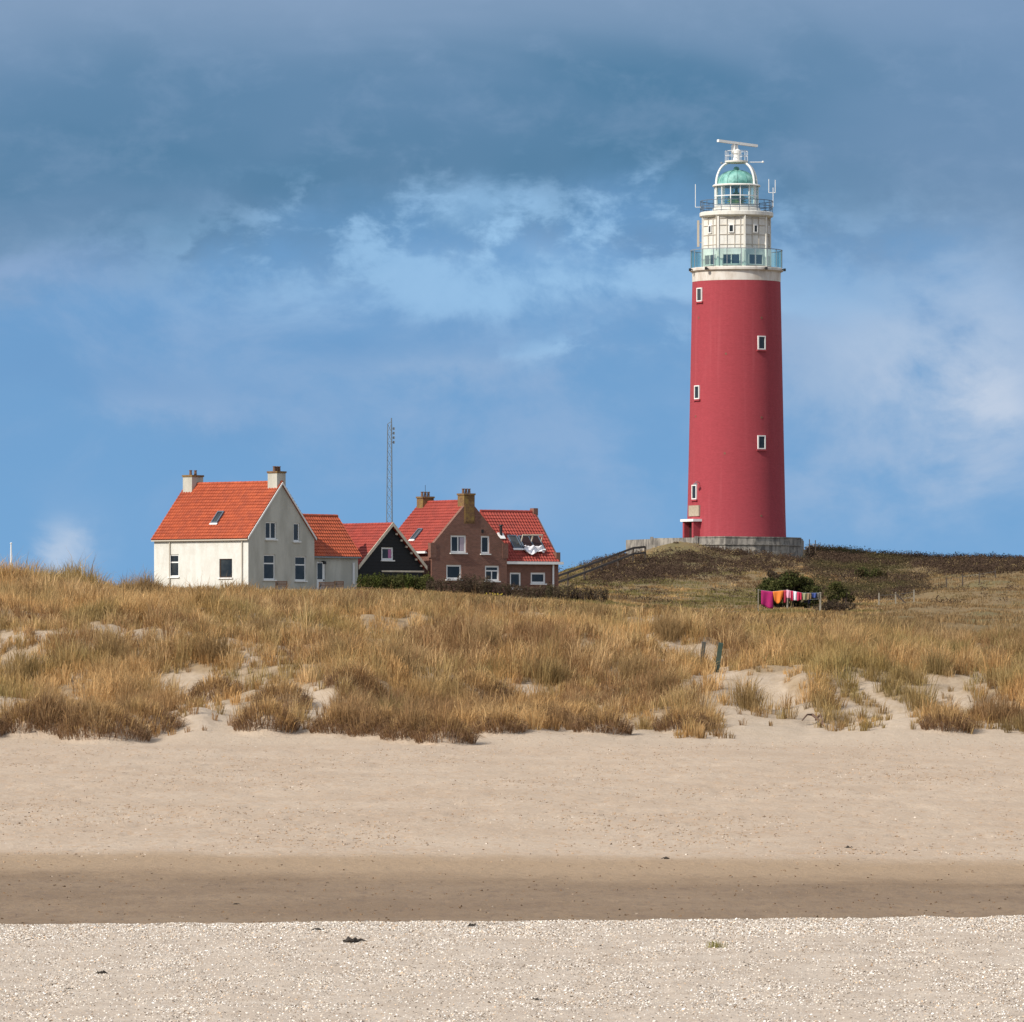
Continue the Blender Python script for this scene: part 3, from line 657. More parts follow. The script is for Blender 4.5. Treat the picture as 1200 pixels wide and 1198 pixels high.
# stone tablet, porch and lamp on the left
a = math.asin((812.8-863)*LS/rad(599)); n = Vector((math.sin(a), -math.cos(a), 0)); e = Vector((math.cos(a), math.sin(a), 0)); c = Vector((LC[0], LC[1], 0))
m = MB(); m.box(c+n*(rad(599)-.25)-e*.95+Vector((0, 0, lz(605.6))), e*1.9, n*.33, Vector((0, 0, 1.03))); m.build('stone_tablet', M['plaque'], L)
m = MB(); pw = .86; z0 = lz(650); z1 = lz(612); r0 = rad(620)-.35
for sgn in (-1, 1): m.box(c+n*r0+e*(sgn*pw-.16)+Vector((0, 0, z0)), e*.30, n*1.0, Vector((0, 0, z1-z0)))
porch = m.build('porch', M['red'], L)
m = MB(); m.box(c+n*(r0-.1)-e*(pw+.35)+Vector((0, 0, z1)), e*(2*pw+.7), n*1.25, Vector((0, 0, .24))); m.build('canopy', M['frame'], porch)
m = MB(); m.box(c+n*(r0+.36)-e*(pw-.15)+Vector((0, 0, z0)), e*(2*pw-.30), n*.06, Vector((0, 0, z1-z0))); m.build('door', M['door'], porch)  # dark sheet standing in for the shaded inside of the porch
a = math.asin((819-863)*LS/rad(569)); q = az(a, rad(569), lz(567)); n = (az(a, 2, 0)-az(a, 1, 0))
m = MB(); m.tube([q, q+n*.35+Vector((0, 0, .12)), q+n*.75+Vector((.1, 0, .02))], .035, 6); m.box(q+n*.65+Vector((-.12, -.1, -.18)), (.36, 0, 0), (0, .22, 0), (0, 0, .13)); m.build('wall_lamp', M['grey'], L)
# lower gallery: glass balustrade
r = 4.40; z0, z1 = lz(315), lz(294.5)
m = MB(); NP = 20
for k in range(NP):
    a = R(4)+k*2*math.pi/NP; m.beam(az(a, r, z0), az(a, r, z1+.05), .07)
m.lathe(LC, [(r-.03, z1), (r+.04, z1), (r+.04, z1+.07), (r-.03, z1+.07), (r-.03, z1)], 60)
ra = m.build('gallery_railing', M['grey'], L)
m = MB(); m.lathe(LC, [(r, z0+.08), (r, z1-.02)], 60); m.build('glass_panel', M['railglass'], ra)
for a in (R(-72), R(75), R(-40), R(35), R(150)):
    m = MB(); q = az(a, 4.48, lz(317)); d = az(a, 5, 0)-az(a, 4.48, 0); m.tube([q, q+d*.5], .05, 6); m.box(q+d*.5+Vector((-.12, -.12, -.16)), (.24, 0, 0), (0, .24, 0), (0, 0, .26)); m.build('floodlight', M['black'], L)
# octagonal white watch room
A0 = R(11.4); r = 3.33; zb, zt = lz(315), lz(254)
def cyl8(r0, z0, r1, z1): m = MB(); m.lathe(LC, [(r0, z0), (r1, z1)], 8, A0); return m
cyl8(r, zb, r-.04, zt).build('watch_room_wall', M['white'], L)
m = MB()
for k in range(8):
    a = A0+k*math.pi/4; m.beam(az(a, r, zb), az(a, r-.04, zt), .20, .20, (math.sin(a), -math.cos(a), 0))
m.build('corner_trim', M['white'], L)
m = MB()
for k in range(8):
    a1, a2 = A0+k*math.pi/4, A0+(k+1)*math.pi/4
    for vv in (258, 266, 277, 288.5):
        p1, p2 = az(a1, r+.01, lz(vv)), az(a2, r+.01, lz(vv)); m.beam(p1.lerp(p2, .06), p1.lerp(p2, .94), .06, .055)
    for f_ in ((.36, .66) if k % 2 == 0 else (.33, .62, .84)):
        p1, p2 = az(a1, r+.012, lz(292)), az(a2, r+.012, lz(292)); q = p1.lerp(p2, f_); m.beam(q, q+Vector((0, 0, zt-lz(292))), .05, .07)
m.build('panel_seams', M['seam'], L)
def flat_window(k, f0, f1, v0, v1, fm, name='window'):
    a1, a2 = A0+k*math.pi/4, A0+(k+1)*math.pi/4; am = (a1+a2)/2; n = Vector((math.sin(am), -math.cos(am), 0)); p1, p2 = az(a1, r, 0), az(a2, r, 0); e = p2-p1; w = e.length*(f1-f0); e.normalize()
    o = p1.lerp(p2, f0)+Vector((0, 0, lz(v1)))-n*.04; h = (v1-v0)*LS; t_ = .09; up = Vector((0, 0, 1)); d = .15
    m = MB(); m.box(o, e*w, n*d, up*t_); m.box(o+up*(h-t_), e*w, n*d, up*t_); m.box(o+up*t_, e*t_, n*d, up*(h-2*t_)); m.box(o+e*(w-t_)+up*t_, e*t_, n*d, up*(h-2*t_))
    if w > 1.0: m.box(o+e*(w/2-.04)+up*t_, e*.08, n*(d-.02), up*(h-2*t_))
    fo = m.build(name, fm, L)
    m = MB(); m.box(o+e*t_+up*t_, e*(w-2*t_), n*(d-.06), up*(h-2*t_)); m.build('pane', M['glass'], fo)
for k in range(8):
    flat_window(k, .40, .60, 265.5, 275, M['frame']); flat_window(k, .16, .84, 299.5, 312.5, M['white'])
m = MB(); q = az(R(-98), r+.38, lz(289)); m.box(q+Vector((-.1, -.1, 0)), (.22, 0, 0), (0, .22, 0), (0, 0, 31*LS)); m.beam(q+Vector((0, 0, .4)), q+Vector((.4, 0, .4)), .06); m.beam(q+Vector((0, 0, 2.2)), q+Vector((.4, 0, 2.2)), .06); m.build('panel_antenna', M['seam'], L)
# downpipes on the watch room
for a in (R(-36), R(12)):
    m = MB(); m.tube([az(a, r+.12, lz(296)), az(a, r+.12, lz(255))], .05, 6); m.build('drainpipe', M['seam'] if a < 0 else M['white'], L)
# upper gallery
m = MB(); m.lathe(LC, [(3.1, lz(256.5)), (3.45, lz(255)), (3.55, lz(254)), (3.55, lz(250)), (3.45, lz(249.3)), (2.0, lz(249.3))], 64); m.build('upper_gallery', M['white'], L)
m = MB(); r = 3.46; z0, z1 = lz(249.3), lz(236.5)
for k in range(24):
    a = R(3)+k*math.pi/12; m.beam(az(a, r, z0), az(a, r, z1), .06)
for zz in (z1, (z0+z1)/2, z0+.3): m.lathe(LC, [(r-.03, zz), (r+.03, zz), (r+.03, zz+.06), (r-.03, zz+.06), (r-.03, zz)], 48)
m.build('upper_railing', M['navy'], L)
# lantern
m = MB(); m.lathe(LC, [(2.30, lz(249.3)), (2.30, lz(245)), (2.14, lz(244.2)), (2.14, lz(242.5)), (.2, lz(242.5))], 48); m.build('lantern_base', M['white'], L)
m = MB()
for k in range(14):
    a = R(8)+k*2*math.pi/14; m.beam(az(a, 2.08, lz(242.5)), az(a, 2.08, lz(219)), .08, .1, (math.sin(a), -math.cos(a), 0))
for vv in (231, 241.8): m.lathe(LC, [(2.04, lz(vv)), (2.13, lz(vv)), (2.13, lz(vv)+.08), (2.04, lz(vv)+.08), (2.04, lz(vv))], 42)
la = m.build('lantern_frame', M['frame'], L)
m = MB(); m.lathe(LC, [(2.07, lz(242.4)), (2.07, lz(219.2))], 42); m.build('lantern_glass', M['lampglass'], la)
m = MB(); m.lathe(LC, [(.5, lz(242)), (.5, lz(240)), (.95, lz(239)), (.62, lz(237.8)), (.98, lz(236.5)), (.66, lz(235.2)), (.98, lz(233.8)), (.66, lz(232.4)), (.9, lz(231)), (.5, lz(229)), (.16, lz(225)), (.12, lz(219.5))], 20)
m.build('lamp_lens', M['lens'], L, True)
m = MB(); m.lathe(LC, [(2.12, lz(219)), (2.30, lz(219)), (2.32, lz(218)), (2.22, lz(216.8)), (1.86, lz(216.8))], 48); m.build('cornice', M['white'], L)
prof = [(1.88*math.cos(q)**.9 if q < 1.5 else .08, lz(217)+1.42*math.sin(q)) for q in np.linspace(0, 1.53, 12)]
m = MB(); m.lathe(LC, prof+[(.24, prof[-1][1]), (.3, prof[-1][1]+.15), (.18, prof[-1][1]+.32), (.02, prof[-1][1]+.36)], 40)
dm = m.build('dome', M['teal'], L, True)
m = MB()
for k in range(12):
    a = k*math.pi/6; m.tube([az(a, p[0]+.02, p[1]+.01) for p in prof], .025, 5)
m.build('dome_ribs', M['teal'], dm)
for a in (R(-76), R(56), R(101), R(-104)):      # arched legs over the dome
    pts = [az(a, 2.02, lz(247)), az(a, 2.0, lz(216))]+[az(a, .75+1.25*math.cos(q), lz(216)+(lz(191.5)-lz(216))*math.sin(q)) for q in np.linspace(.15, 1.45, 9)]
    m = MB(); m.tube(pts, .11, 6); m.build('arch_leg', M['frame'], L)
m = MB(); m.lathe(LC, [(.05, lz(191.5)), (.95, lz(191.5)), (1.12, lz(190.6)), (1.12, lz(188.8)), (.05, lz(188.8))], 24); m.build('radar_platform', M['white'], L)
m = MB(); r = 1.08
for k in range(10):
    a = R(10)+k*math.pi/5; m.beam(az(a, r, lz(188.8)), az(a, r, lz(177.5)), .035)
for vv in (177.5, 183): m.lathe(LC, [(r-.015, lz(vv)), (r+.015, lz(vv)), (r+.015, lz(vv)+.035), (r-.015, lz(vv)+.035), (r-.015, lz(vv))], 24)
m.build('platform_railing', M['frame'], L)
m = MB(); m.lathe(LC, [(.34, lz(188.8)), (.30, lz(181)), (.42, lz(180)), (.42, lz(176.5)), (.2, lz(175)), (.14, lz(170))], 16); m.box((LC[0]-.5, LC[1]-.35, lz(180)), (.36, 0, .25), (0, .4, 0), (0, 0, .75)); m.build('radar_pedestal', M['frame'], L)
m = MB(); p1 = P3(841.3, 165, LY-1.2); p2 = P3(887, 171.2, LY+1.2); m.beam(p1, p2, .34, .24); m.build('radar_antenna', M['frame'], L)
for (ua, ub, vv) in ((845.5, 856, 191.5), (878, 894, 190.2)):
    m = MB(); m.tube([P3(ua, vv, LY-.3), P3(ub, vv, LY-.3)], .04, 6); e_ = ua if ua < 860 else ub; m.lathe((P3(e_, vv, LY-.3).x, LY-.3), [(.01, lz(vv)-.11), (.11, lz(vv)-.06), (.11, lz(vv)+.06), (.01, lz(vv)+.11)], 8); m.build('wind_sensor', M['frame'] if ua > 860 else M['grey'], L)
for (u, v0, v1) in ((815, 216, 243), (901, 210, 226), (906, 220, 243), (908.5, 211, 226)):
    m = MB(); q = P3(u, v1, LY-.4); m.tube([q, P3(u, v0, LY-.4)], .035, 5); s_ = 1 if u > 863 else -1; m.tube([q, Vector((LC[0]+s_*3.4, LC[1]-.4, q.z))], .03, 5); m.build('whip_antenna', M['frame'], L)

# concrete wall round the foot of the tower
def wall_run(pts, thick, name=None):
    m = MB()
    for (a, b_) in zip(pts[:-1], pts[1:]):
        d = Vector((b_[0].x-a[0].x, b_[0].y-a[0].y, 0)).normalized(); n = Vector((d.y, -d.x, 0))
        vs = []
        for q in (a, b_):
            for s_ in (0, -thick):
                vs += [q[0]+n*s_, Vector((q[0].x, q[0].y, q[1]))+n*s_]
        m.add(vs, [(0, 4, 5, 1), (2, 3, 7, 6), (1, 5, 7, 3), (0, 2, 6, 4), (0, 1, 3, 2), (4, 6, 7, 5)])
    return m
def cw(u, Y, vt, dn=.6): q = PG(u, Y); q.z -= dn; return (q, CH+(VH-vt)*Y/F)
K = thing('concrete_wall', PG(850, 552), 'stained grey concrete wall curving round the foot of the red lighthouse', 'wall')
wp = [cw(764, 557, 630.8, 2.5), cw(790, 554, 630.6, 2.5), cw(816, 552.5, 630, 2.5), cw(850, 551.5, 629.6, 2.5), cw(885, 552, 630, 2.5), cw(915, 553.5, 630.4, 2.5), cw(938.5, 556.5, 631.2, 2.5), cw(941, 570, 632, 3)]
wall_run(wp, .28).build('wall_face', M['concrete'], K)
m = MB()
for (a, b_) in zip(wp[2:-2], wp[3:-1]):
    d = (b_[0]-a[0]); d.z = 0; n = Vector((d.y, -d.x, 0)).normalized()
    p1 = Vector((a[0].x, a[0].y, a[1]-.66))+n*.05; p2 = Vector((b_[0].x, b_[0].y, b_[1]-.66))+n*.05; m.beam(p1, p2, .10, .09)
    p1 = Vector((a[0].x, a[0].y, a[1]+.03))-n*.14; p2 = Vector((b_[0].x, b_[0].y, b_[1]+.03))-n*.14; m.beam(p1, p2, .40, .10)
m.build('wall_ledge', M['concrete'], K)
m = MB()
for (q, zt_) in (wp[2], wp[0]): m.box((q.x-.16, q.y-.2, q.z), (.30, 0, 0), (0, .3, 0), (0, 0, zt_-q.z+.12))
m.build('buttress', M['concrete'], K)
m = wall_run([cw(733.5, 566, 633, 2), cw(748, 564, 632.4, 2), cw(764, 562, 631.8, 2)], .25); K2 = m.build('concrete_wall', M['concrete'])
tag(K2, 'short weathered concrete wall at the top of the sloping wooden railing', 'wall')
# level terrace inside the wall
m = MB(); m.lathe((LC[0], LC[1]-8), [(.1, lz(641)), (5.6, lz(641)), (5.7, lz(665))], 40); tag(m.build('terrace', M['concrete']), 'concrete terrace at the foot of the lighthouse', None, kind='structure')

# wooden railing up the slope
WR = thing('wooden_railing', PG(700, 520), 'dark wooden railing climbing the grassy slope to the lighthouse', 'railing')
rp = [(653, 676, 497), (665.5, 671.5, 503), (685, 664.5, 513), (705, 657, 523), (724, 649.8, 533), (742, 643, 543), (756, 641.6, 546)]
tops = [P3(u, v-.6, Y-11) for (u, v, Y) in rp]
for q in tops:
    m = MB(); g = g1(q.x, q.y); m.box((q.x-.08, q.y-.08, min(g, q.z-.9)-.2), (.16, 0, 0), (0, .16, 0), (0, 0, q.z-min(g, q.z-.9)+.24)); m.build('post', M['wood'], WR)
for dz in (0, -.52):
    m = MB()
    for a, b_ in zip(tops[:-1], tops[1:]): m.beam(a+Vector((0, -.12, dz)), b_+Vector((0, -.12, dz)), .06, .19)
    m.build('rail', M['wood'], WR)

# ------------------------------------------------------------------ buildings
Z3 = Vector((0, 0, 1))
def clip(poly, f):                              # keep the part of a 2-D polygon where f(p) >= 0 (f linear)
    out = []
    for i in range(len(poly)):
        a, b_ = poly[i], poly[(i+1) % len(poly)]; fa, fb = f(a), f(b_)
        if fa >= 0: out.append(a)
        if (fa >= 0) != (fb >= 0):
            q = fa/(fa-fb); out.append((a[0]+(b_[0]-a[0])*q, a[1]+(b_[1]-a[1])*q))
    return out
def wall_plane(m, O, e, n, w, z0, ze, za, holes, depth=.14):
    """wall w wide from z0 up to the eaves ze, with a gable up to za in the middle when za > ze; rectangular openings with reveals"""
    xs = sorted({0, w, w/2}|{h[0] for h in holes}|{h[1] for h in holes}); zs = sorted({z0, ze, max(za, ze)+.001}|{h[2] for h in holes}|{h[3] for h in holes})
    O = Vector((O[0], O[1], 0)); pt = lambda p: O+e*p[0]+Z3*p[1]
    for xa, xb in zip(xs[:-1], xs[1:]):
        for za_, zb_ in zip(zs[:-1], zs[1:]):
            if any(h[0] <= xa and xb <= h[1] and h[2] <= za_ and zb_ <= h[3] for h in holes): continue
            poly = [(xa, za_), (xb, za_), (xb, zb_), (xa, zb_)]
            sl = (za-ze)/(w/2) if za > ze else 0
            poly = clip(poly, lambda p: ze+sl*min(p[0], 1e9)-p[1]); 
            if poly: poly = clip(poly, lambda p: ze+sl*(w-p[0])-p[1])
            if len(poly) >= 3: m.add([pt(p) for p in poly], [tuple(range(len(poly)))], [(p[0], p[1], 0) for p in poly])
    for (a, b_, c, d) in holes:
        q = [pt(p) for p in ((a, c), (b_, c), (b_, d), (a, d))]
        for i in range(4): m.add([q[i], q[(i+1) % 4], q[(i+1) % 4]-n*depth, q[i]-n*depth], [(0, 1, 2, 3)], [(0, 0, 0), (.2, 0, 0), (.2, .2, 0), (0, .2, 0)])
def house_window(parent, O, e, n, rect, style='plain', fm=None, pm=None, t_=.09, sill=True, depth=.14, curtain=None, name='window'):
    a, b_, c, d = rect; fm = fm or M['frame']; pm = pm or M['glass']; O = Vector((O[0], O[1], 0)); w, h = b_-a, d-c; o = O+e*a+Z3*c-n*(depth-.01); dd = .07
    m = MB(); m.box(o, e*w, n*dd, Z3*t_); m.box(o+Z3*(h-t_), e*w, n*dd, Z3*t_); m.box(o+Z3*t_, e*t_, n*dd, Z3*(h-2*t_)); m.box(o+e*(w-t_)+Z3*t_, e*t_, n*dd, Z3*(h-2*t_))
    if 'v' in style: m.box(o+e*(w/2-.045)+Z3*t_, e*.09, n*(dd-.01), Z3*(h-2*t_))
    if 't' in style: m.box(o+e*t_+Z3*(h*.62), e*(w-2*t_), n*(dd-.015), Z3*.09)
    if 'h' in style: m.box(o+e*(w/2-.04)+Z3*t_, e*.08, n*(dd-.012), Z3*(h*.62-t_))
    f = m.build(name, fm, parent)
    m = MB(); m.box(o+e*t_+Z3*t_, e*(w-2*t_), n*.03, Z3*(h-2*t_)); m.build('pane', pm, f)
    if curtain:
        m = MB(); k = 7; x0, x1 = (.62*w, w-t_-.02)
        for i in range(k):
            xa = x0+(x1-x0)*i/k; m.box(o+e*xa+Z3*(t_+.02)+n*(.032+.012*(i % 2)), e*((x1-x0)/k), n*.012, Z3*(h-2*t_-.04))
        m.build('curtain', curtain, f)
    if sill:
        m = MB(); m.box(o-e*.08+Z3*(-.09)+n*.02, e*(w+.16), n*(depth+.07), Z3*.085); m.build('sill', M['frame'], f)
    return f
def tiles(m, E, ex, L_, es, n, Ls, pitch=.30, tw=.25):
    """one roof slope: E eave corner, ex along the eave, es up the slope, n outward normal; lapped pantiles"""
    nc = max(2, round(Ls/pitch)); nx = int(L_/tw*4)+1; xs = np.linspace(0, L_, nx); cs = Ls/nc
    wave = .028*np.sin(xs/tw*2*np.pi)+.012*np.sin(xs/tw*4*np.pi+.6)
    for i in range(nc):
        jit = rnd.uniform(-.006, .006)
        vs = []; ws = []
        for (s_, l_, wv) in ((i*cs, .02, 1), (i*cs-.03, .075+jit, 1), ((i+1)*cs, .03, 1)):
            for x, wv_ in zip(xs, wave): vs.append(E+ex*x+es*s_+n*(l_+wv_)); ws.append((x/tw, i+.5, 0))
        fs = [(r_*nx+k, r_*nx+k+1, (r_+1)*nx+k+1, (r_+1)*nx+k) for r_ in (0, 1) for k in range(nx-1)]
        m.add(vs, fs, ws)
    m.box(E-n*.11, ex*L_, es*Ls, n*.12)
class Block:
    """a gabled building: corner O, ridge axis r over length L, across axis q over width W"""
    def __init__(s, O, r, q, L_, W_, zb, ze, zr): s.O = Vector((O[0], O[1], 0)); s.r = r; s.q = q; s.L = L_; s.W = W_; s.zb = zb; s.ze = ze; s.zr = zr
    def face(s, k):                              # origin, e, outward normal, width of: eave0, eave1, gable0, gable1
        return {'eave0': (s.O, s.r, -s.q, s.L), 'eave1': (s.O+s.q*s.W, s.r, s.q, s.L), 'gable0': (s.O, s.q, -s.r, s.W), 'gable1': (s.O+s.r*s.L, s.q, s.r, s.W)}[k]
    def walls(s, m, holes, only=None):
        for k in ('eave0', 'eave1', 'gable0', 'gable1'):
            if only and k not in only: continue
            O, e, n, w = s.face(k); wall_plane(m, O, e, n, w, s.zb, s.ze, s.zr if 'gable' in k else s.ze, holes.get(k, []))
    def slope(s, side, oe=.18, ov0=.1, ov1=.1):
        run, rise = s.W/2, s.zr-s.ze; ln = math.hypot(run, rise); qd = s.q if side == 0 else -s.q
        es = (qd*run+Z3*rise)/ln; n = (Z3*run-qd*rise)/ln
        E = (s.O if side == 0 else s.O+s.q*s.W)-s.r*ov0+Z3*s.ze-es*oe+n*.12
        return E, s.r, s.L+ov0+ov1, es, n, ln+oe
    def roof(s, parent, m_, ov0=.1, ov1=.1, oe=.18):
        m = MB()
        for side in (0, 1):
            E, ex, L_, es, n, Ls = s.slope(side, oe, ov0, ov1); tiles(m, E, ex, L_, es, n, Ls)
        a = s.O+s.q*s.W/2-s.r*ov0+Z3*(s.zr+.17); 
        nseg = max(2, int((s.L+ov0+ov1)/.38)); step = (s.L+ov0+ov1)/nseg
        for i in range(nseg):
            m.tube([a+s.r*(i*step), a+s.r*((i+1)*step+.03)], [.13, .115], 8)
        for i in range(len(m.w)-nseg*16, len(m.w)): m.w[i] = (i//16+.5, 99.5, 0)
        return m.build('roof', m_, parent, recalc=False)
def su(O, e, u): return ((u-UC)*O.y-F*O.x)/(F*e.x-(u-UC)*e.y)
def rect(fc, u0, u1, v0, v1):
    O, e, n, w = fc; s0, s1 = sorted((su(O, e, u0), su(O, e, u1))); y = O.y+e.y*(s0+s1)/2
    return (s0, s1, CH+(VH-v1)*y/F, CH+(VH-v0)*y/F)
def on_slope(E, es, n, u, v):                    # point of a roof slope seen at (u, v)
    d = Vector(((u-UC)/F, 1, (VH-v)/F)); c = Vector((0, 0, CH)); return c+d*((E-c).dot(n)/d.dot(n))
def skylight(parent, sl, u, v, w, h, open_=False, m_=None):
    E, ex, L_, es, n, Ls = sl; q = on_slope(E+n*.08, es, n, u, v); o = q-ex*w/2-es*h/2
    m = MB(); t_ = .08
    m.box(o, ex*w, es*t_, n*.1); m.box(o+es*(h-t_), ex*w, es*t_, n*.1); m.box(o+es*t_, ex*t_, es*(h-2*t_), n*.1); m.box(o+ex*(w-t_)+es*t_, ex*t_, es*(h-2*t_), n*.1)
    f = m.build('skylight', M['navy'], parent)
    m = MB(); m.box(o+ex*t_+es*t_, ex*(w-2*t_), es*(h-2*t_), n*.06); m.build('pane', M['door'] if open_ else (m_ or M['glass']), f)  # when open, a dark sheet stands in for the unlit room behind
    m = MB(); m.box(o-es*.16-ex*.05, ex*(w+.1), es*.15, n*.07); m.build('flashing', M['frame'], f)
    return f, o
def chimney(parent, c, r, q, wr, wq, z0, z1, m_, capm, pots=3):
    m = MB(); o = Vector((c.x, c.y, z0))-r*wr/2-q*wq/2; m.box(o, r*wr, q*wq, Z3*(z1-z0)); ch = m.build('chimney', m_, parent)
    m = MB(); o2 = Vector((c.x, c.y, z1-.12))-r*(wr/2+.05)-q*(wq/2+.05); m.box(o2, r*(wr+.10), q*(wq+.10), Z3*.13); m.build('cap', capm, ch)
    for i in range(pots):
        f_ = (i+.5)/pots-.5; p = Vector((c.x, c.y, 0))+q*f_*wq*.85
        m = MB(); m.lathe((p.x, p.y), [(.11, z1+.03), (.09, z1+.30), (.12, z1+.32), (.12, z1+.37), (.02, z1+.37)], 10); m.build('chimney_pot', M['pot'], ch)
    return ch
def board(m, a, b_, h, n, th=.04): m.box(a, b_-a, n*th, Z3*h)
def bargeboards(parent, B, k, m_, h=.22, ext=.35, out=.1):
    O, e, n, w = B.face(k); up = (B.zr-B.ze)/(B.W/2)
    for s_ in (0, 1):
        a = O+(e*(-ext*.5) if s_ == 0 else e*(w+ext*.5))+Z3*(B.ze-ext*.5*up)+n*out; b_ = O+e*w/2+Z3*B.zr+n*out
        m = MB(); dv = (b_-a); m.box(a+Z3*.02, dv, n*.05, Z3*h); m.build('bargeboard', m_, parent)

# --- white cottage
a = R(40); dL = Vector((-math.cos(a), math.sin(a), 0)); dG = Vector((math.sin(a), math.cos(a), 0))
Yc = 425.; C = Vector(((291-UC)*Yc/F, Yc, 0))
Lw, Ww = su(C, dL, 180.6), su(C, dG, 368.4); zb = CH+(VH-698)*Yc/F; ze = CH+(VH-630.2)*Yc/F; ym = (C+dG*Ww/2).y; zr = CH+(VH-568)*ym/F
H = thing('white_cottage', (C.x, C.y, zb), 'white rendered cottage with an orange tiled roof and two square chimneys', 'house')
B = Block(C, dL, dG, Lw, Ww, zb, ze, zr)
fe, fg = B.face('eave0'), B.face('gable0')
he = [rect(fe, 198, 209.4, 650, 676), rect(fe, 257, 272, 655, 677)]
hg = [rect(fg, 311, 324, 611.7, 632), rect(fg, 344, 351.2, 613, 634.5), rect(fg, 309, 322.5, 650, 679.5), rect(fg, 345.7, 358.7, 652, 680.6)]
m = MB(); B.walls(m, {'eave0': he}, ('eave0', 'eave1', 'gable1')); m.build('wall', M['render'], H)
m = MB(); B.walls(m, {'gable0': hg}, ('gable0',)); m.build('gable_wall', M['rendergrey'], H, label='gable wall toned grey for its shaded side, with streaks under the chimney')
house_window(H, fe[0], fe[1], fe[2], he[0], 't'); house_window(H, fe[0], fe[1], fe[2], he[1], 'plain', fm=M['brown'], t_=.06)
house_window(H, fg[0], fg[1], fg[2], hg[0], 'v'); house_window(H, fg[0], fg[1], fg[2], hg[1], 'plain'); house_window(H, fg[0], fg[1], fg[2], hg[2], 't'); house_window(H, fg[0], fg[1], fg[2], hg[3], 't')
rf = B.roof(H, M['tile'], .08, .1); bargeboards(H, B, 'gable0', M['frame'], .16, .25, .085)
skylight(H, B.slope(0), 255.3, 606.7, .62, 1.15)
mid0 = C+dG*Ww/2
chimney(H, mid0+dL*.47, dL, dG, .90, .92, zr-1.3, CH+(VH-552.5)*(mid0.y)/F, M['rendergrey'], M['moss'])
chimney(H, mid0+dL*(Lw-.55), dL, dG, .9, 1.2, zr-1.7, CH+(VH-556.5)*(mid0.y+4)/F, M['rendergrey'], M['moss'], 2)
m = MB(); E, ex, L_, es, n_, Ls = B.slope(0); g0 = fe[0]+Z3*(ze-.14)-dG*.16; m.beam(g0-dL*.1, g0+dL*(Lw+.1), .11, .09); m.build('gutter', M['seam'], H)
for s_ in (.55, Lw-1.6):
    m = MB(); q = fe[0]+dL*s_-dG*.08; m.tube([q+Z3*zb, q+Z3*(ze-.1)], .045, 6); m.build('downpipe', M['seam'], H)
# its low wing
O2 = C+dG*Ww+dL*.35; La = su(O2, dG, 419.5); ze2 = CH+(VH-651)*(O2.y+1.5)/F; zr2 = CH+(VH-607)*(O2.y+3)/F
B2 = Block(O2, dG, dL, La, 4.3, zb, ze2, zr2); f2 = B2.face('eave0')
hd = [rect(f2, 371.3, 381.5, 658, 694)]
m = MB(); B2.walls(m, {'eave0': hd}, ('eave0', 'gable1', 'eave1')); m.build('wing_wall', M['rendergrey'], H)  # greyer than the lit wall, its shade is in the colour
B2.roof(H, M['tile'], 0, .12).name = 'wing_roof'
O_, e_, n_, w_ = f2; r_ = hd[0]
m = MB(); o = Vector((O_.x, O_.y, 0))+e_*r_[0]+Z3*r_[2]-n_*.13; w, h = r_[1]-r_[0], r_[3]-r_[2]; m.box(o, e_*w, n_*.06, Z3*h); dr = m.build('door', M['frame'], H)
m = MB(); m.box(o+e_*.14+Z3*(h*.42)+n_*.058, e_*(w-.42), n_*.015, Z3*(h*.52)); m.build('pane', M['glass'], dr)
m = MB(); m.box(o+e_*(w-.16)+Z3*(h*.36)+n_*.06, e_*.05, n_*.05, Z3*.12); m.build('handle', M['black'], dr)
m = MB(); g0 = O_+Z3*(ze2-.13)+n_*.16; m.beam(g0, g0+e_*(La+.1), .13, .11); m.build('gutter', M['grey'], H)
m = MB(); q = O_+e_*su(O_, e_, 413.5)+n_*.08; m.beam(q+Z3*(zb+.9), q+Z3*(ze2-.5), .16, .08); m.build('downpipe', M['frame'], H)
m = MB(); q = O_+e_*su(O_, e_, 377)+n_*.0+Z3*(ze2-.45); m.beam(q, q+n_*.25, .08); m.box(q+n_*.2-e_*.1-Z3*.2, e_*.2, n_*.16, Z3*.22); m.build('wall_lamp', M['black'], H)

# --- black shed
a = R(50); dL = Vector((-math.cos(a), math.sin(a), 0)); dG = Vector((math.sin(a), math.cos(a), 0)); Yc = 436.; C = Vector(((421-UC)*Yc/F, Yc, 0)); Ws = su(C, dG, 495)
zb = CH+(VH-697)*Yc/F; ze = CH+(VH-664)*Yc/F; ym = (C+dG*Ws/2).y; zr = CH+(VH-617)*ym/F
SH = thing('black_shed', (C.x, C.y, zb), 'black boarded shed with red tiled roof and cream gable boards', 'shed'); B = Block(C, dL, dG, 6.2, Ws, zb, ze, zr); fg = B.face('gable0')
hw = [rect(fg, 447, 461, 641.5, 656.5)]
m = MB(); B.walls(m, {'gable0': hw}); m.build('wall', M['tar'], SH); B.roof(SH, M['tile2'], .22, .1)
bargeboards(SH, B, 'gable0', M['cream'], .30, .5, .225)
house_window(SH, fg[0], fg[1], fg[2], hw[0], 'plain', t_=.13, curtain=cloth('pink_curtain', (.5, .2, .36)))
m = MB(); q0, q1 = fg[0]+fg[1]*su(fg[0], fg[1], 447)+fg[2]*.03, fg[0]+fg[1]*(Ws+.1)+fg[2]*.03; zz = CH+(VH-669.5)*(q0.y)/F; m.beam(q0+Z3*zz, q1+Z3*zz, .08, .12); m.build('sill_board', M['cream'], SH)
up_ = (zr-ze)/(Ws/2)
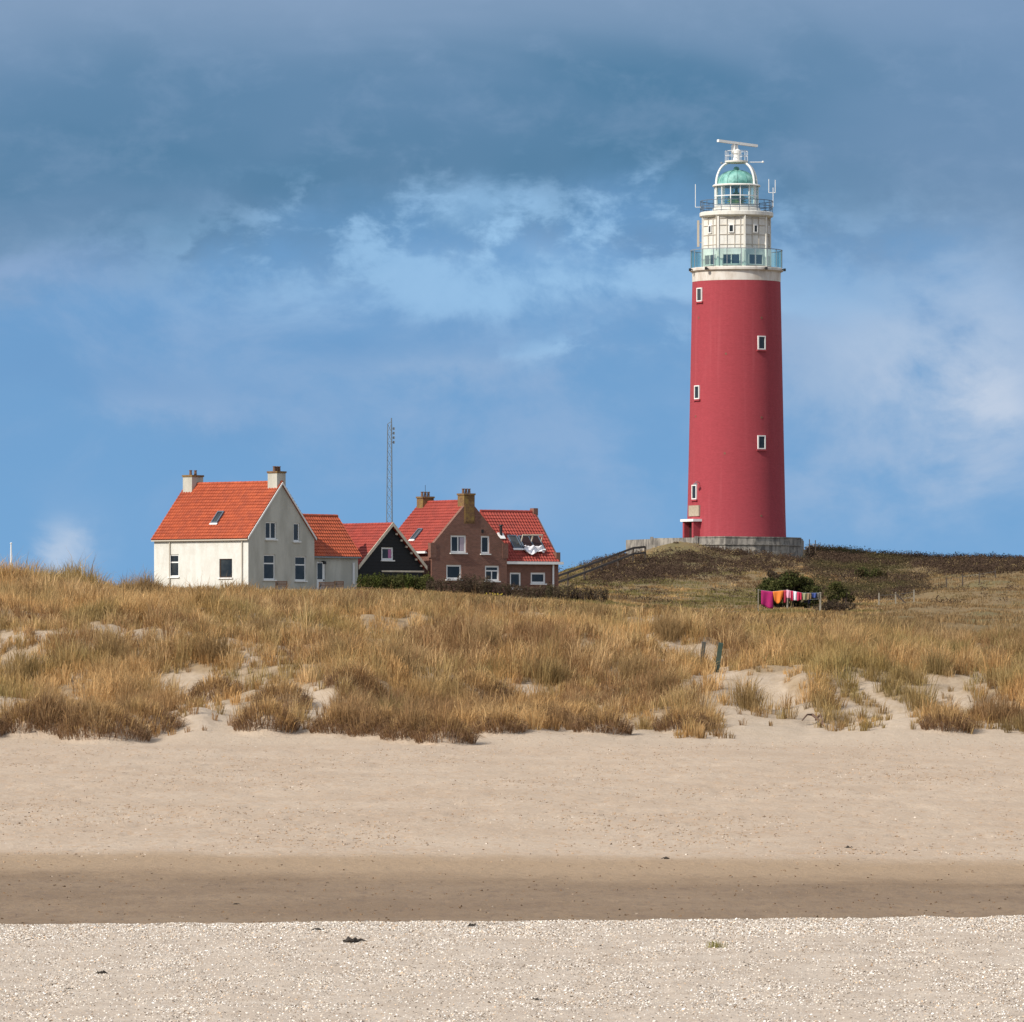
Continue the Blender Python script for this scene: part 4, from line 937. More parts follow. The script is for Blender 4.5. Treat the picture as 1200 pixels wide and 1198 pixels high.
for i in range(6):
    m = MB(); s_ = Ws/2+Ws/2*(i+.8)/6.4; q = fg[0]+fg[1]*s_+Z3*(zr-(s_-Ws/2)*up_-.12)+fg[2]*.04; m.box(q, fg[1]*.16, fg[2]*.12, Z3*(-.14)); m.build('bracket', M['cream'], SH)
m = MB()                                          # board laps
for i in range(1, 22):
    z = zb+i*.24; 
    if z > zr-.25: break
    s0 = 0 if z < ze else (z-ze)/up_; s0 += .06; m.beam(fg[0]+fg[1]*s0+Z3*z+fg[2]*.012, fg[0]+fg[1]*(Ws-s0)+Z3*z+fg[2]*.012, .03, .03) if not (hw[0][2]-.2 < z < hw[0][3]+.1) else (m.beam(fg[0]+fg[1]*s0+Z3*z+fg[2]*.012, fg[0]+fg[1]*(hw[0][0]-.05)+Z3*z+fg[2]*.012, .03, .03), m.beam(fg[0]+fg[1]*(hw[0][1]+.05)+Z3*z+fg[2]*.012, fg[0]+fg[1]*(Ws-s0)+Z3*z+fg[2]*.012, .03, .03))
m.build('weatherboard_laps', M['tar'], SH)

# --- brick house
a = R(55); dL = Vector((-math.cos(a), math.sin(a), 0)); dG = Vector((math.sin(a), math.cos(a), 0)); Yc = 440.; C = Vector(((504.6-UC)*Yc/F, Yc, 0)); Wb = su(C, dG, 593); Lb = su(C, dL, 449)
zb = CH+(VH-698)*Yc/F; ze = CH+(VH-645)*Yc/F; ym = (C+dG*Wb/2).y; zr = CH+(VH-590)*ym/F
BH = thing('brick_house', (C.x, C.y, zb), 'brown brick house with red tiled roofs and mossy chimneys right of the black shed', 'house')
B = Block(C, dL, dG, Lb, Wb, zb, ze, zr); fg = B.face('gable0')
hg = [rect(fg, 527, 545.3, 627.5, 648), rect(fg, 562.5, 572.7, 628, 649), rect(fg, 522, 539.7, 662, 679), rect(fg, 567.3, 584, 663, 681)]
m = MB(); B.walls(m, {}, ('eave0', 'eave1', 'gable1')); m.build('wall', M['brick'], BH)
BP = Block(C-dL*.12, dL, dG, Lb, Wb, zb, ze+.32, zr+.28)        # gable carried up past the tiles
m = MB(); BP.walls(m, {'gable0': hg}, ('gable0',)); fgp = BP.face('gable0')
O_, e_, n_, w_ = fgp
for s_ in (0, 1):                                  # coping faces and shoulders
    p0 = O_+(e_*w_ if s_ else e_*0)+Z3*(ze+.32); p1 = O_+e_*w_/2+Z3*(zr+.28); m.add([p0, p1, p1-n_*.3, p0-n_*.3], [(0, 1, 2, 3)]); m.add([p0-n_*.3-Z3*.6, p1-n_*.3-Z3*.6, p1-n_*.3, p0-n_*.3], [(0, 1, 2, 3)])
    sh = O_+(e_*(w_-.42) if s_ else e_*(-.10))+n_*.03+Z3*(ze-.55); m.box(sh, e_*.52, -n_*.34, Z3*1.10)
    q0 = O_+(e_*w_ if s_ else e_*0)+Z3*zb; m.add([q0, q0-n_*.3, q0-n_*.3+Z3*(ze+.32-zb), q0+Z3*(ze+.32-zb)], [(0, 1, 2, 3)])
m.build('gable_wall', M['brick'], BH)
pink = cloth('pale_lilac_curtain', (.45, .38, .44))
for h_, st, cu in zip(hg, ('v', '', '', 'th'), (pink, None, None, None)): house_window(BH, fgp[0], fgp[1], fgp[2], h_, st, t_=.13, curtain=cu)
B.roof(BH, M['tile2'], -.18, .1)
skylight(BH, B.slope(0), 488.4, 626.5, .6, 1.1)
mid0 = C+dG*Wb/2
chimney(BH, mid0+dL*.30, dL, dG, .85, .95, zr-1.5, CH+(VH-578.5)*mid0.y/F, M['moss'], M['moss'])
c2 = chimney(BH, mid0+dL*(Lb-.6), dL, dG, .8, 1.0, zr-1.6, CH+(VH-582)*(mid0.y+4)/F, M['moss'], M['moss'])
m = MB(); q = mid0+dL*(Lb-.6); zt_ = CH+(VH-582)*(q.y)/F; m.tube([q+Z3*zt_, q+Z3*(zt_+.85)], .018, 5); m.build('aerial', M['black'], c2)
m = MB(); m.box(O_+e_*(w_/2-.42)+n_*.004+Z3*(zr-1.35), e_*.84, n_*.05, Z3*1.25); m.build('chimney_breast', M['moss'], BH)
m = MB(); r_ = rect(fgp, 564, 568, 620, 624.5); m.box(O_+e_*r_[0]+Z3*r_[2]-n_*.02, e_*.2, n_*.05, Z3*.24); m.build('air_vent', M['black'], BH)
m = MB(); g0 = C+Z3*(ze-.14)-dG*.2; m.beam(g0+dL*.3, g0+dL*(Lb+.1), .2, .16); m.build('gutter', M['frame'], BH)
# its lower wing
O2 = C+dG*Wb+dL*.25; La = su(O2, dG, 654.5); ze2 = CH+(VH-657.5)*(O2.y+2)/F; zr2 = CH+(VH-602.5)*(O2.y+4.5)/F
B2 = Block(O2, dG, dL, La, 6.2, zb, ze2, zr2); f2 = B2.face('eave0'); hw = [rect(f2, 597.6, 610.6, 671, 690), rect(f2, 622, 639.3, 671, 684)]
m = MB(); B2.walls(m, {'eave0': hw}, ('eave0', 'eave1', 'gable1')); m.build('wing_wall', M['brick'], BH)
wr = B2.roof(BH, M['tile2'], 0, -.1); wr.name = 'wing_roof'
house_window(BH, f2[0], f2[1], f2[2], hw[0], '', t_=.13); house_window(BH, f2[0], f2[1], f2[2], hw[1], '', t_=.14)
O_, e_, n_, w_ = f2
m = MB(); g0 = O_+Z3*(ze2-.16)+n_*.2; m.beam(g0+e_*.02, g0+e_*(La+.25), .24, .2); m.build('gutter', M['frame'], BH)
m = MB(); q = O_+e_*(La-.55)+n_*.09; m.tube([q+Z3*zb, q+Z3*(ze2-.2)], .075, 8); m.build('downpipe', M['frame'], BH)
B3 = Block(O2, dG, dL, La+.04, 6.2, zb, ze2+.3, zr2+.3); m = MB(); fo, fe_, fn, fw = B3.face('gable1')
for s_ in (0, 1):
    p0 = fo+(fe_*fw if s_ else fe_*0)+Z3*(ze2+.22); p1 = fo+fe_*fw/2+Z3*(zr2+.22); m.box(p0-fn*.12-Z3*.3, p1-p0, fn*.14, Z3*.3)
m.box(fo+fe_*(fw/2-.25)-fn*.3+Z3*(zr2-.1), fe_*.5, fn*.4, Z3*.55); m.box(fo-fe_*.1-fn*.3+Z3*(ze2-.1), fe_*.5, fn*.36, Z3*.75)
m.build('end_parapet', M['brick'], BH)
sl = B2.slope(0)
skylight(BH, sl, 603, 635.5, .82, 1.3); s2, o2 = skylight(BH, sl, 616.5, 636, 1.0, 1.3, True); s3, o3 = skylight(BH, sl, 628, 636, .95, 1.3, True)
E, ex, L_, es, n_, Ls = sl
for sx, oo, w in ((s2, o2, 1.0), (s3, o3, .95)):     # sashes swung open on the middle pivot
    m = MB(); cc = oo+es*.65+n_*.1; dr_ = (es*.45+n_*.9).normalized(); m.box(cc-dr_*.35, ex*.06, dr_*.9, (es*.9-n_*.45)*.06); m.box(cc-dr_*.35+ex*(w-.06), ex*.06, dr_*.9, (es*.9-n_*.45)*.06); m.box(cc-dr_*.35+ex*.06, ex*(w-.12), dr_*.07, (es*.9-n_*.45)*.06); m.box(cc+dr_*.48+ex*.06, ex*(w-.12), dr_*.07, (es*.9-n_*.45)*.06); m.build('open_sash', M['cream'], sx)
q = on_slope(E+n_*.08, es, n_, 587, 628)
m = MB(); m.tube([q, q+Z3*.75], .11, 8); m.tube([q+Z3*.72, q+Z3*.82], [.17, .15], 8); vp = m.build('vent_pipe', M['black'], BH)
m = MB(); m.box(q-ex*.25-es*.35+n_*.0, ex*.5, es*.6, n_*.08); m.build('flashing', M['frame'], vp)
# bedding airing out of the open roof windows
def bedding():
    p0 = on_slope(E+n_*.20, es, n_, 613.5, 644); m = MB(); nx, ns = 16, 9; W_ = 1.75; vs = []
    for j in range(ns+1):
        for i in range(nx+1):
            x = W_*i/nx; hang = (.32+.42*math.exp(-((x-.75)/.42)**2)+.18*math.sin(x*5)); s_ = .18-hang*j/ns
            z_ = .02+.16*math.exp(-((j/ns-.1)/.25)**2)+.06*math.sin(x*9+j*.9)+.05*math.sin(x*17+j)+.05
            vs.append(p0+ex*(x+.08*math.sin(j*.8))+es*s_+n_*z_)
    vs += [v-n_*.06 for v in vs]; k = (nx+1)*(ns+1)
    fs = [(j*(nx+1)+i, j*(nx+1)+i+1, (j+1)*(nx+1)+i+1, (j+1)*(nx+1)+i) for j in range(ns) for i in range(nx)]; fs += [tuple(k+i for i in reversed(f)) for f in fs]
    ed = [i for i in range(nx+1)]+[(j+1)*(nx+1)-1 for j in range(1, ns+1)]+[ns*(nx+1)+i for i in range(nx-1, -1, -1)]+[j*(nx+1) for j in range(ns-1, 0, -1)]
    fs += [(ed[i], ed[i-1], k+ed[i-1], k+ed[i]) for i in range(len(ed))]
    m.add(vs, fs); o = m.build('bedding', cloth('white_cotton', (.8, .78, .8)), smooth=True); return tag(o, 'white bedding hanging out of the open roof windows of the brick house', 'bedding')
bedding()

# --- lattice mast behind the shed
MY = 500.; ms = MY/F; mc = ((457.3-UC)*ms, MY); mz = g1(*mc)
LM = thing('lattice_mast', (mc[0], mc[1], mz), 'thin grey lattice radio mast rising behind the black shed', 'mast')
ztop = CH+(VH-497)*ms; hw0, hw1 = .37, .22; steelm = mat('dull_mast_steel', (.14, .17, .20), .6)
leg = []
for k in range(3):
    a = R(28)+k*2*math.pi/3; p0 = Vector((mc[0]+hw0*math.sin(a), mc[1]-hw0*math.cos(a), mz-.2)); p1 = Vector((mc[0]+hw1*math.sin(a), mc[1]-hw1*math.cos(a), ztop)); leg.append((p0, p1))
    m = MB(); m.tube([p0, p1], .042, 6); m.build('mast_leg', steelm, LM)
m = MB(); N_ = 20
for i in range(N_):
    for k in range(3):
        a_, b_ = leg[k], leg[(k+1) % 3]; m.beam(a_[0].lerp(a_[1], i/N_), b_[0].lerp(b_[1], (i+1)/N_), .022); m.beam(a_[0].lerp(a_[1], i/N_), b_[0].lerp(b_[1], i/N_), .022)
m.build('bracing', steelm, LM)
m = MB(); m.tube([Vector((mc[0]+.1, mc[1], ztop-.6)), Vector((mc[0]+.1, mc[1], ztop+.5))], .05, 6)
for k in range(3): m.beam(leg[k][1], Vector((mc[0]+.05, mc[1], ztop+.18)), .05)
m.build('mast_tip', steelm, LM)
m = MB()
for i in range(4):
    z = ztop-.5-i*.38; m.box((mc[0]+.22, mc[1]-.1, z), (.16, 0, 0), (0, .2, 0), (0, 0, .22)); m.beam((mc[0]+.14, mc[1], z+.1), (mc[0]+.26, mc[1], z+.1), .04)
m.build('mast_antenna', steelm, LM)

# ------------------------------------------------------------------ hedges and bushes
def plant(name, label, cat, lumps, base, leafm, colr, group=None, leaf=.085, per=1.0, stems=True, twig=.5):
    """lumps: (x, y, z, rx, ry, rz) ellipsoids filled with small leaves"""
    T = thing(name, base, label, cat, group); Vs = []; Ts = []
    for (cx, cy, cz, rx, ry, rz) in lumps:
        k = int(per*260*(rx*ry+rx*rz+ry*rz)**.85)+30
        d = rng.normal(0, 1, (k, 3)); d /= np.linalg.norm(d, axis=1)[:, None]; q = rng.uniform(.25, 1, k)**.45*rng.uniform(.85, 1.12, k)
        nz_ = .82+.36*vnoise(d[:, 0]*2.5+cx*3+5, d[:, 2]*2.5+d[:, 1]*1.7+cz*2+9, 5)
        c = np.stack([cx+d[:, 0]*rx*q*nz_, cy+d[:, 1]*ry*q*nz_, cz+d[:, 2]*rz*q*nz_], 1)
        e1 = rng.normal(0, 1, (k, 3)); e1 /= np.linalg.norm(e1, axis=1)[:, None]; e2 = np.cross(e1, rng.normal(0, 1, (k, 3))); e2 /= np.linalg.norm(e2, axis=1)[:, None]
        s_ = (leaf*rng.uniform(.5, 1.4, k))[:, None]
        Vs.append(np.stack([c-e1*s_, c+e2*s_*twig, c+e1*s_, c-e2*s_*twig], 1).reshape(-1, 3))
        base_c = np.array(colr)[rng.integers(0, len(colr), 1)[0]]*rng.uniform(.8, 1.2)
        mixc = np.array(colr)[rng.integers(0, len(colr), k)]
        Ts.append(np.repeat((base_c*.6+mixc*.4)*rng.uniform(.7, 1.3, (k, 1)), 4, axis=0))
    V = np.concatenate(Vs)-np.array(base); Tt = np.concatenate(Ts)
    o = bpy.data.objects.new('foliage', big_mesh('foliage', V, np.arange(len(V)), np.arange(0, len(V), 4), Tt, leafm)); COL.objects.link(o); o.parent = T
    if stems:
        m = MB()
        for (cx, cy, cz, rx, ry, rz) in lumps[:24]:
            g = g1(cx, cy)-.1
            for i in range(3):
                a_ = rnd.uniform(0, 6.28); m.tube([(cx+.1*math.cos(a_), cy+.1*math.sin(a_), g), (cx+rx*.3*math.cos(a_), cy+ry*.3*math.sin(a_), (g+cz)/2+.05), (cx+rx*.65*math.cos(a_), cy+ry*.65*math.sin(a_), cz+rz*.45)], [.05, .035, .015], 5)
        m.build('branches', M['bark'], T)
    return T
def hedge_lumps(u0, u1, Y, vt, vb, n, jit=.25, ry=.7):
    out = []
    for i in range(n):
        u = u0+(u1-u0)*(i+.5)/n; yy = Y+rnd.uniform(-jit, jit); t_ = np.interp(u, [u0, u1], vt)+rnd.uniform(-1.6, 1.6) if isinstance(vt, (list, tuple)) else vt+rnd.uniform(-1.6, 1.6); x = (u-UC)*yy/F
        zt_ = CH+(VH-t_)*yy/F; zb_ = min(CH+(VH-vb)*yy/F, g1(x, yy)+.1); out.append((x, yy, (zt_+zb_)/2, (u1-u0)/n*yy/F*.75, ry, (zt_-zb_)/2*1.08))
    return out
GREEN = [(.060, .070, .024), (.048, .055, .022), (.095, .098, .034), (.085, .062, .034)]
BROWN = [(.085, .060, .042), (.065, .045, .036), (.10, .075, .05), (.075, .068, .035)]
plant('hedge', 'clipped green hedge in front of the black shed', 'hedge', hedge_lumps(419, 508, 424, (674, 674), 696, 16)+hedge_lumps(425, 505, 425, (674, 675), 696, 12), PG(460, 424), M['leaf'], [(.07, .085, .022), (.06, .062, .025), (.085, .085, .03)], per=1.8, leaf=.07, stems=False)
plant('hedge', 'long brown bare hedge along the front of the brick house', 'hedge', hedge_lumps(500, 610, 422, (677, 684), 700, 19, .5)+hedge_lumps(535, 575, 421, (674, 674), 698, 5, .4)+hedge_lumps(602, 655, 420, (686, 687), 703, 9, .5), PG(580, 422), M['leaf'], BROWN, per=1.7, leaf=.08, twig=.28, stems=False)
plant('hedge', 'low dark brown scrubby hedge right of the brick house', 'hedge', hedge_lumps(640, 712, 412, (684, 690), 706, 11, .8), PG(676, 412), M['leaf'], BROWN, per=1.8, leaf=.08, twig=.28)
def bush(label, u, Y, u0, u1, vt, nl, colr, name='bush', group=None, per=1.3, leaf=.09, twig=.5):
    l = []; base = PG(u, Y); s_ = Y/F; hw = (u1-u0)/2*s_; zt_ = CH+(VH-vt)*s_; hh = zt_-base.z
    for i in range(nl):
        f_ = rnd.uniform(-.78, .78); x = base.x+f_*hw; y = Y+rnd.uniform(-.6, .6)*min(hw, 2.5); dome = math.sqrt(max(.1, 1-f_*f_)); rr = rnd.uniform(.22, .36)*min(hw, hh*1.3)
        zc = g1(x, y)+hh*dome*rnd.uniform(.22, .74); l.append((x, y, zc, rr*1.2, rr*1.1, rr*rnd.uniform(.75, .95)))
    return plant(name, label, 'bush', l, base, M['leaf'], colr, group, leaf, per, True, twig)
bush('large dark green rounded bush behind the washing line', 923, 418, 888, 959, 660, 30, GREEN, per=1.9)
bush('smaller olive bush right of the large dark bush', 985, 432, 966, 1003, 676, 10, [(.085, .085, .028), (.065, .070, .024), (.10, .085, .04)])
bush('low grey brown leafless shrub right of the washing line', 980, 408, 962, 1012, 702, 9, BROWN, twig=.3)
for i, (u, Y, u0, u1, vt, c, lab) in enumerate([(912, 500, 900, 925, 661, BROWN, 'brown shrub on the hill just above the large dark bush'), (940, 571, 930, 962, 648, BROWN, 'brown shrub on the skyline beside the fence posts'),
        (1000, 578, 985, 1018, 650, BROWN, 'bare shrub on the skyline right of the lighthouse wall'), (1043, 580, 1025, 1062, 652, GREEN, 'greenish skyline shrub above the wire fence'), (1078, 582, 1064, 1096, 653.5, BROWN, 'taller twiggy skyline shrub near the right edge'),
        (1125, 586, 1105, 1148, 655, BROWN, 'wide low skyline shrub at far right of the ridge'), (1020, 520, 1000, 1045, 664, GREEN, 'olive green shrub in the middle of the right hillside'), (1168, 588, 1150, 1190, 656, BROWN, 'last brown skyline shrub at the right edge')]):
    bush(lab, u, Y, u0, u1, vt, 9, c, 'shrub', 'shrubs on the right hillside', twig=.32 if c is BROWN else .5)
# yellow flowers under the hedge
for i, (u, lab) in enumerate(((572, 'small clump of yellow flowers at the foot of the brown hedge, left one'), (581, 'larger clump of yellow flowers at the foot of the brown hedge'), (586, 'right hand clump of yellow flowers at the foot of the brown hedge'))):
    Y = 416; q = PG(u, Y); q.z = max(q.z, P3(u, 701, Y).z); T = thing('flower_clump', q, lab, 'flowers', 'yellow flowers by the hedge'); m = MB(); s_ = MB()
    for k in range(8 if i == 1 else 5):
        x, y = q.x+rnd.uniform(-.28, .28), q.y+rnd.uniform(-.3, .3); h = rnd.uniform(.08, .22); s_.tube([(x, y, q.z-.35), (x, y, q.z+h)], .012, 4)
        m.lathe((x, y), [(.02, q.z+h-.05), (.05, q.z+h+.015), (.04, q.z+h+.03), (.01, q.z+h+.03)], 6)
    m.build('blossom', cloth('yellow_petal', (.50, .38, .05)), T); s_.build('stem', cloth('green_stem', (.08, .13, .03)), T)

# ------------------------------------------------------------------ washing line
CY = 400.; cs = CY/F
CLG = g1((924-UC)*cs, CY)
CLN = thing('washing_line', PG(924, CY), 'wooden posts carrying a washing line in front of the dark bush', 'washing line')
pp = [(888.5, 690.5), (922.6, 690.5), (961.2, 694)]
for i, (u, v) in enumerate(pp):
    q = P3(u, v, CY); w = (.06, .10, .12)[i]; m = MB(); m.box((q.x-w/2, CY-w/2, g1(q.x, CY)-.3), (w, 0, 0), (0, w, 0), (0, 0, q.z-g1(q.x, CY)+.3)); m.build('post', M['palewood'], CLN)
lp = [P3(888.5, 691.5, CY-.1), P3(905, 693.4, CY-.1), P3(922.6, 691.6, CY-.1), P3(942, 695.2, CY-.1), P3(961.2, 695, CY-.1)]
m = MB(); m.tube(lp, .012, 5); m.build('line', M['grey'], CLN)
def linez(u): return float(np.interp(u, [888.5, 905, 922.6, 942, 961.2], [691.5, 693.4, 691.6, 695.2, 695]))
def hang(name, u0, u1, bl, br, m_, label, cat, ph=0, bend=0, taper=0):
    n_, k_ = 12, 8; vs = []; Yq = CY-.10
    for j in range(k_+1):
        for i in range(n_+1):
            f_ = i/n_; u = u0+(u1-u0)*(f_+(.5-f_)*taper*j/k_); vt = linez(u0+(u1-u0)*f_); vb = bl+(br-bl)*f_+bend*math.sin(f_*math.pi); v = vt+(vb-vt)*j/k_
            yy = Yq-.05*math.sin(f_*9+ph+j*.15)*(.3+j/k_)-.02; vs.append(P3(u, v, yy))
    m = MB(); b0 = [v+Vector((0, .018, 0)) for v in vs]; k = len(vs); fs = [(j*(n_+1)+i, j*(n_+1)+i+1, (j+1)*(n_+1)+i+1, (j+1)*(n_+1)+i) for j in range(k_) for i in range(n_)]
    fs += [tuple(k+i for i in reversed(f)) for f in fs]
    ed = [i for i in range(n_+1)]+[(j+1)*(n_+1)-1 for j in range(1, k_+1)]+[k_*(n_+1)+i for i in range(n_-1, -1, -1)]+[j*(n_+1) for j in range(k_-1, 0, -1)]
    fs += [(ed[i], ed[i-1], k+ed[i-1], k+ed[i]) for i in range(len(ed))]
    m.add(vs+b0, fs); return tag(m.build(name, m_, smooth=True), label, cat, 'washing on the line')
hang('sheet', 892, 906, 708, 714, cloth('magenta_cloth', (.30, .012, .115), (.36, .018, .11)), 'large magenta sheet at the left end of the washing line', 'sheet', 0, 1)
hang('towel', 905.6, 918.8, 704, 701, cloth('orange_cloth', (.72, .20, .035)), 'bright orange towel hanging beside the magenta sheet', 'towel', 1, 5, .3)
hang('towel', 918.2, 921.6, 707, 706, cloth('red_cloth', (.42, .04, .07)), 'narrow dark red cloth between orange towel and middle post', 'cloth', 2)
hang('towel', 921.4, 926.6, 701, 701.5, cloth('pale_pink_cloth', (.72, .36, .47)), 'pale pink towel hanging at the middle post', 'towel', 3)
hang('towel', 926.4, 929.8, 704, 704, cloth('crimson_cloth', (.50, .03, .085)), 'crimson cloth between the pink towel and the white one', 'cloth', 1)
hang('towel', 929.6, 934.0, 703.5, 704, cloth('white_cloth', (.78, .76, .82)), 'white towel hanging between two crimson cloths', 'towel', 2)
hang('towel', 933.8, 939.2, 704.5, 703, cloth('crimson_cloth', (.48, .03, .085)), 'crimson towel right of the white towel on the line', 'towel', 4)
hang('shirt', 940, 945, 703, 704, cloth('khaki_cloth', (.30, .29, .17)), 'khaki shirt hanging right of the crimson towel', 'shirt', 2)
hang('shirt', 945.4, 950.4, 703.5, 702, cloth('brown_cloth', (.25, .17, .10)), 'tan brown shirt hanging left of the blue one', 'shirt', 3)
hang('shirt', 951.4, 957, 700.6, 701, cloth('blue_cloth', (.045, .075, .24)), 'dark blue shirt at the right end of the washing line', 'shirt', 1)
hang('sock', 957.8, 959.4, 700, 701, cloth('grey_cloth', (.3, .28, .26)), 'small grey cloth last on the line by the right post', 'cloth', 1)
# second, lower string of small things
m = MB(); m.tube([P3(922.6, 702.5, CY+.3), P3(942, 703, CY+.3), P3(961.2, 702, CY+.3)], .012, 5); m.build('line', M['grey'], CLN)
for (u0, u1, v1, c, lab) in ((938.6, 941.4, 706, (.68, .60, .38), 'small cream cloth on the lower string'), (942.4, 945.4, 707, (.03, .03, .04), 'small black garment on the lower string, left of the dark blue one'), (946.4, 949.8, 708, (.025, .025, .06), 'dark blue black garment on the lower string')):
    m = MB(); a_ = P3(u0, 702.9, CY+.28); b_ = P3(u1, v1, CY+.28); w = b_.x-a_.x; h = a_.z-b_.z
    m.box((a_.x, CY+.27, b_.z), (w*.45, 0, 0), (0, .04, 0), (0, 0, h)); m.box((a_.x+w*.5, CY+.28, b_.z+.04), (w*.5, 0, 0), (0, .04, 0), (0, 0, h-.04)); m.box((a_.x, CY+.262, b_.z+h*.62), (w, 0, 0), (0, .05, 0), (0, 0, h*.38))
    tag(m.build('garment', cloth('garment_cloth', c)), lab, 'garment', 'washing on the line')

# ------------------------------------------------------------------ posts, poles and small things
def stake(label, u0, v0, u1, v1, w, m_, Y):
    g = PG(u0, Y); a_ = P3(u0, v0, Y); b_ = P3(u1, v1, Y-.1); d = (b_-a_).normalized(); m = MB(); m.beam(a_-d*(max(0, a_.z-g.z)+.5), b_, w, w, (0, 1, 0)); return tag(m.build('stake', m_), label, 'post', 'leaning stakes in the blowout')
stake('grey brown leaning stake in the bare sand, left of the green one', 822, 780, 825.2, 752.5, .14, mat('brown_stake', (.085, .085, .075), .85, (.06, .055, .045), 5), yfor(840, 788)+.6)
stake('dark green leaning stake in the bare sand, right and nearer', 840, 786, 844.8, 753.5, .17, M['greenpost'], yfor(840, 788))
def post_thing(u, Y, h, w, m_, label, name='fence_post', group='fence posts'):
    w *= .75; q = PG(u, Y); m = MB(); m.box((q.x-w/2, Y-w/2, q.z-.3), (w, 0, 0), (0, w, 0), (.0, 0, h+.3)); m.add([(q.x-w/2, Y-w/2, q.z+h+.001), (q.x+w/2, Y-w/2, q.z+h+.001), (q.x+w/2, Y+w/2, q.z+h+.001), (q.x-w/2, Y+w/2, q.z+h+.001), (q.x, Y, q.z+h+.05)], [(0, 1, 4), (1, 2, 4), (2, 3, 4), (3, 0, 4)]); return tag(m.build(name, m_), label, 'post', group)
for (u, vt, lab) in ((941.5, 634, 'thin fence post touching the right end of the concrete wall'), (948.5, 632.5, 'tall thin fence post, middle of three right of the concrete wall'), (955.5, 633.5, 'outermost of three thin fence posts right of the concrete wall')):
    q = PG(u, 572); post_thing(u, 572, max(.8, P3(u, vt, 572).z-q.z), .11, M['wood'], lab)
def yhill(u, v):
    ys = np.arange(405, 592, .5); x = (u-UC)*ys/F; vv = vrow(x, ys, ground(x, ys)); return float(ys[np.argmin(np.abs(vv-v))])
FP = [(1030, 710, 9, 'short grey post at the left end of the wire fence in the grass', M['palewood']), (1049.5, 709, 12, 'grey post braced by a dark slanting strut', M['palewood']), (1071, 706, 14, 'pale tall post of the wire fence right of the braced one', M['palewood']),
      (1109, 690, 8, 'weathered small post on the right slope nearest the scrub', M['wood']), (1128, 687, 9, 'second small dark post up the right slope', M['wood']), (1147.5, 684, 10, 'thick dark post on the right slope', M['wood']), (1166.5, 680, 12, 'tall thin dark post highest on the right slope', M['wood'])]
fpts = []
for (u, vb, hp, lab, mm) in FP:
    Y = yhill(u, vb); post_thing(u, Y, max(.9, hp*Y/F), .12, mm, lab); fpts.append(PG(u, Y)+Z3*.75)
m = MB()
for a_, b_ in zip(fpts[:2], fpts[1:3]):
    for dz in (0, -.35): m.tube([a_+Z3*dz, b_+Z3*dz], .005, 4)
for a_, b_ in zip(fpts[3:-1], fpts[4:]): m.tube([a_, b_], .005, 4)
tag(m.build('fence_wire', M['grey']), 'thin wires strung between the fence posts on the right slope', 'fence wire')
m = MB(); Yb = fpts[1].y-.15; m.beam(PG(1049.5, Yb)+Z3*.85, PG(1062, Yb)+Z3*.05, .10); tag(m.build('fence_strut', M['wood']), 'dark slanting strut leaning on the braced fence post', 'strut')
# white pole at the far left
Y = 470; q = PG(13, Y); T = thing('flagpole', q, 'slender white flagpole behind the dune at far left', 'flagpole'); m = MB(); zt_ = P3(13, 638, Y).z; m.tube([q-Z3*.3, Vector((q.x, q.y, zt_))], [.085, .05], 8); m.build('pole', M['frame'], T); m = MB(); m.lathe((q.x, q.y), [(.01, zt_), (.09, zt_+.05), (.09, zt_+.1), (.01, zt_+.15)], 8); m.build('finial', M['frame'], T)
# low hut roof on the far left skyline
Y = 470; q = PG(29, Y); m = MB(); m.box(P3(22, 690, Y), (14*Y/F, 0, 0), (0, 2.4, 0), (0, 0, 12*Y/F)); hut = m.build('hut', M['tar']); tag(hut, 'low dark hut roof showing over the grass at far left', 'hut')
hr = MB(); hr.box(P3(21, 677.6, Y-.15), (16.5*Y/F, 0, 0), (0, 2.8, 0), (0, 0, .12)); hr.build('roof', M['grey'], hut)

# garden furniture by the cottage
def bench(u, Y, w, label, vt):
    q = PG(u, Y); q.z = P3(u, vt, Y).z-.92; T = thing('garden_bench', q, label, 'bench', 'garden benches by the cottage'); m = MB(); m.box(q+Vector((-w/2, -.22, .42)), (w, 0, 0), (0, .44, 0), (0, 0, .05)); m.build('seat', M['brown'], T)
    m = MB()
    for k in range(4): m.box(q+Vector((-w/2, .22+.02*k, .52+.105*k)), (w, 0, 0), (0, .035, 0), (0, 0, .085))
    m.build('backrest', M['brown'], T)
    for sx in (-1, 1):
        for sy in (-1, 1): m = MB(); m.box(q+Vector((sx*(w/2-.05)-.035, sy*.19-.035, -.4)), (.07, 0, 0), (0, .07, 0), (0, 0, .82 if sy < 0 else 1.32)); m.build('leg', M['brown'], T)
bench(329.5, 416, .85, 'brown wooden garden bench below the cottage gable windows', 681)
bench(383, 416, 1.15, 'brown wooden garden bench near the cottage door', 682)
bench(397, 418, .7, 'narrow brown garden bench by the end of the cottage wing', 681)
m = MB()
qq = PG(424, 418); qq.z = P3(424, 688.5, 418).z-.75
T = thing('garden_table', qq, 'low dark wooden garden table in front of the green hedge', 'table'); m.box(qq+Vector((-.8, -.4, .70)), (1.6, 0, 0), (0, .8, 0), (0, 0, .05)); m.build('table_top', M['brown'], T)
for sx in (-.7, .64):
    for sy in (-.34, .28): m = MB(); m.box(qq+Vector((sx, sy, -.4)), (.07, 0, 0), (0, .07, 0), (0, 0, 1.1)); m.build('leg', M['brown'], T)

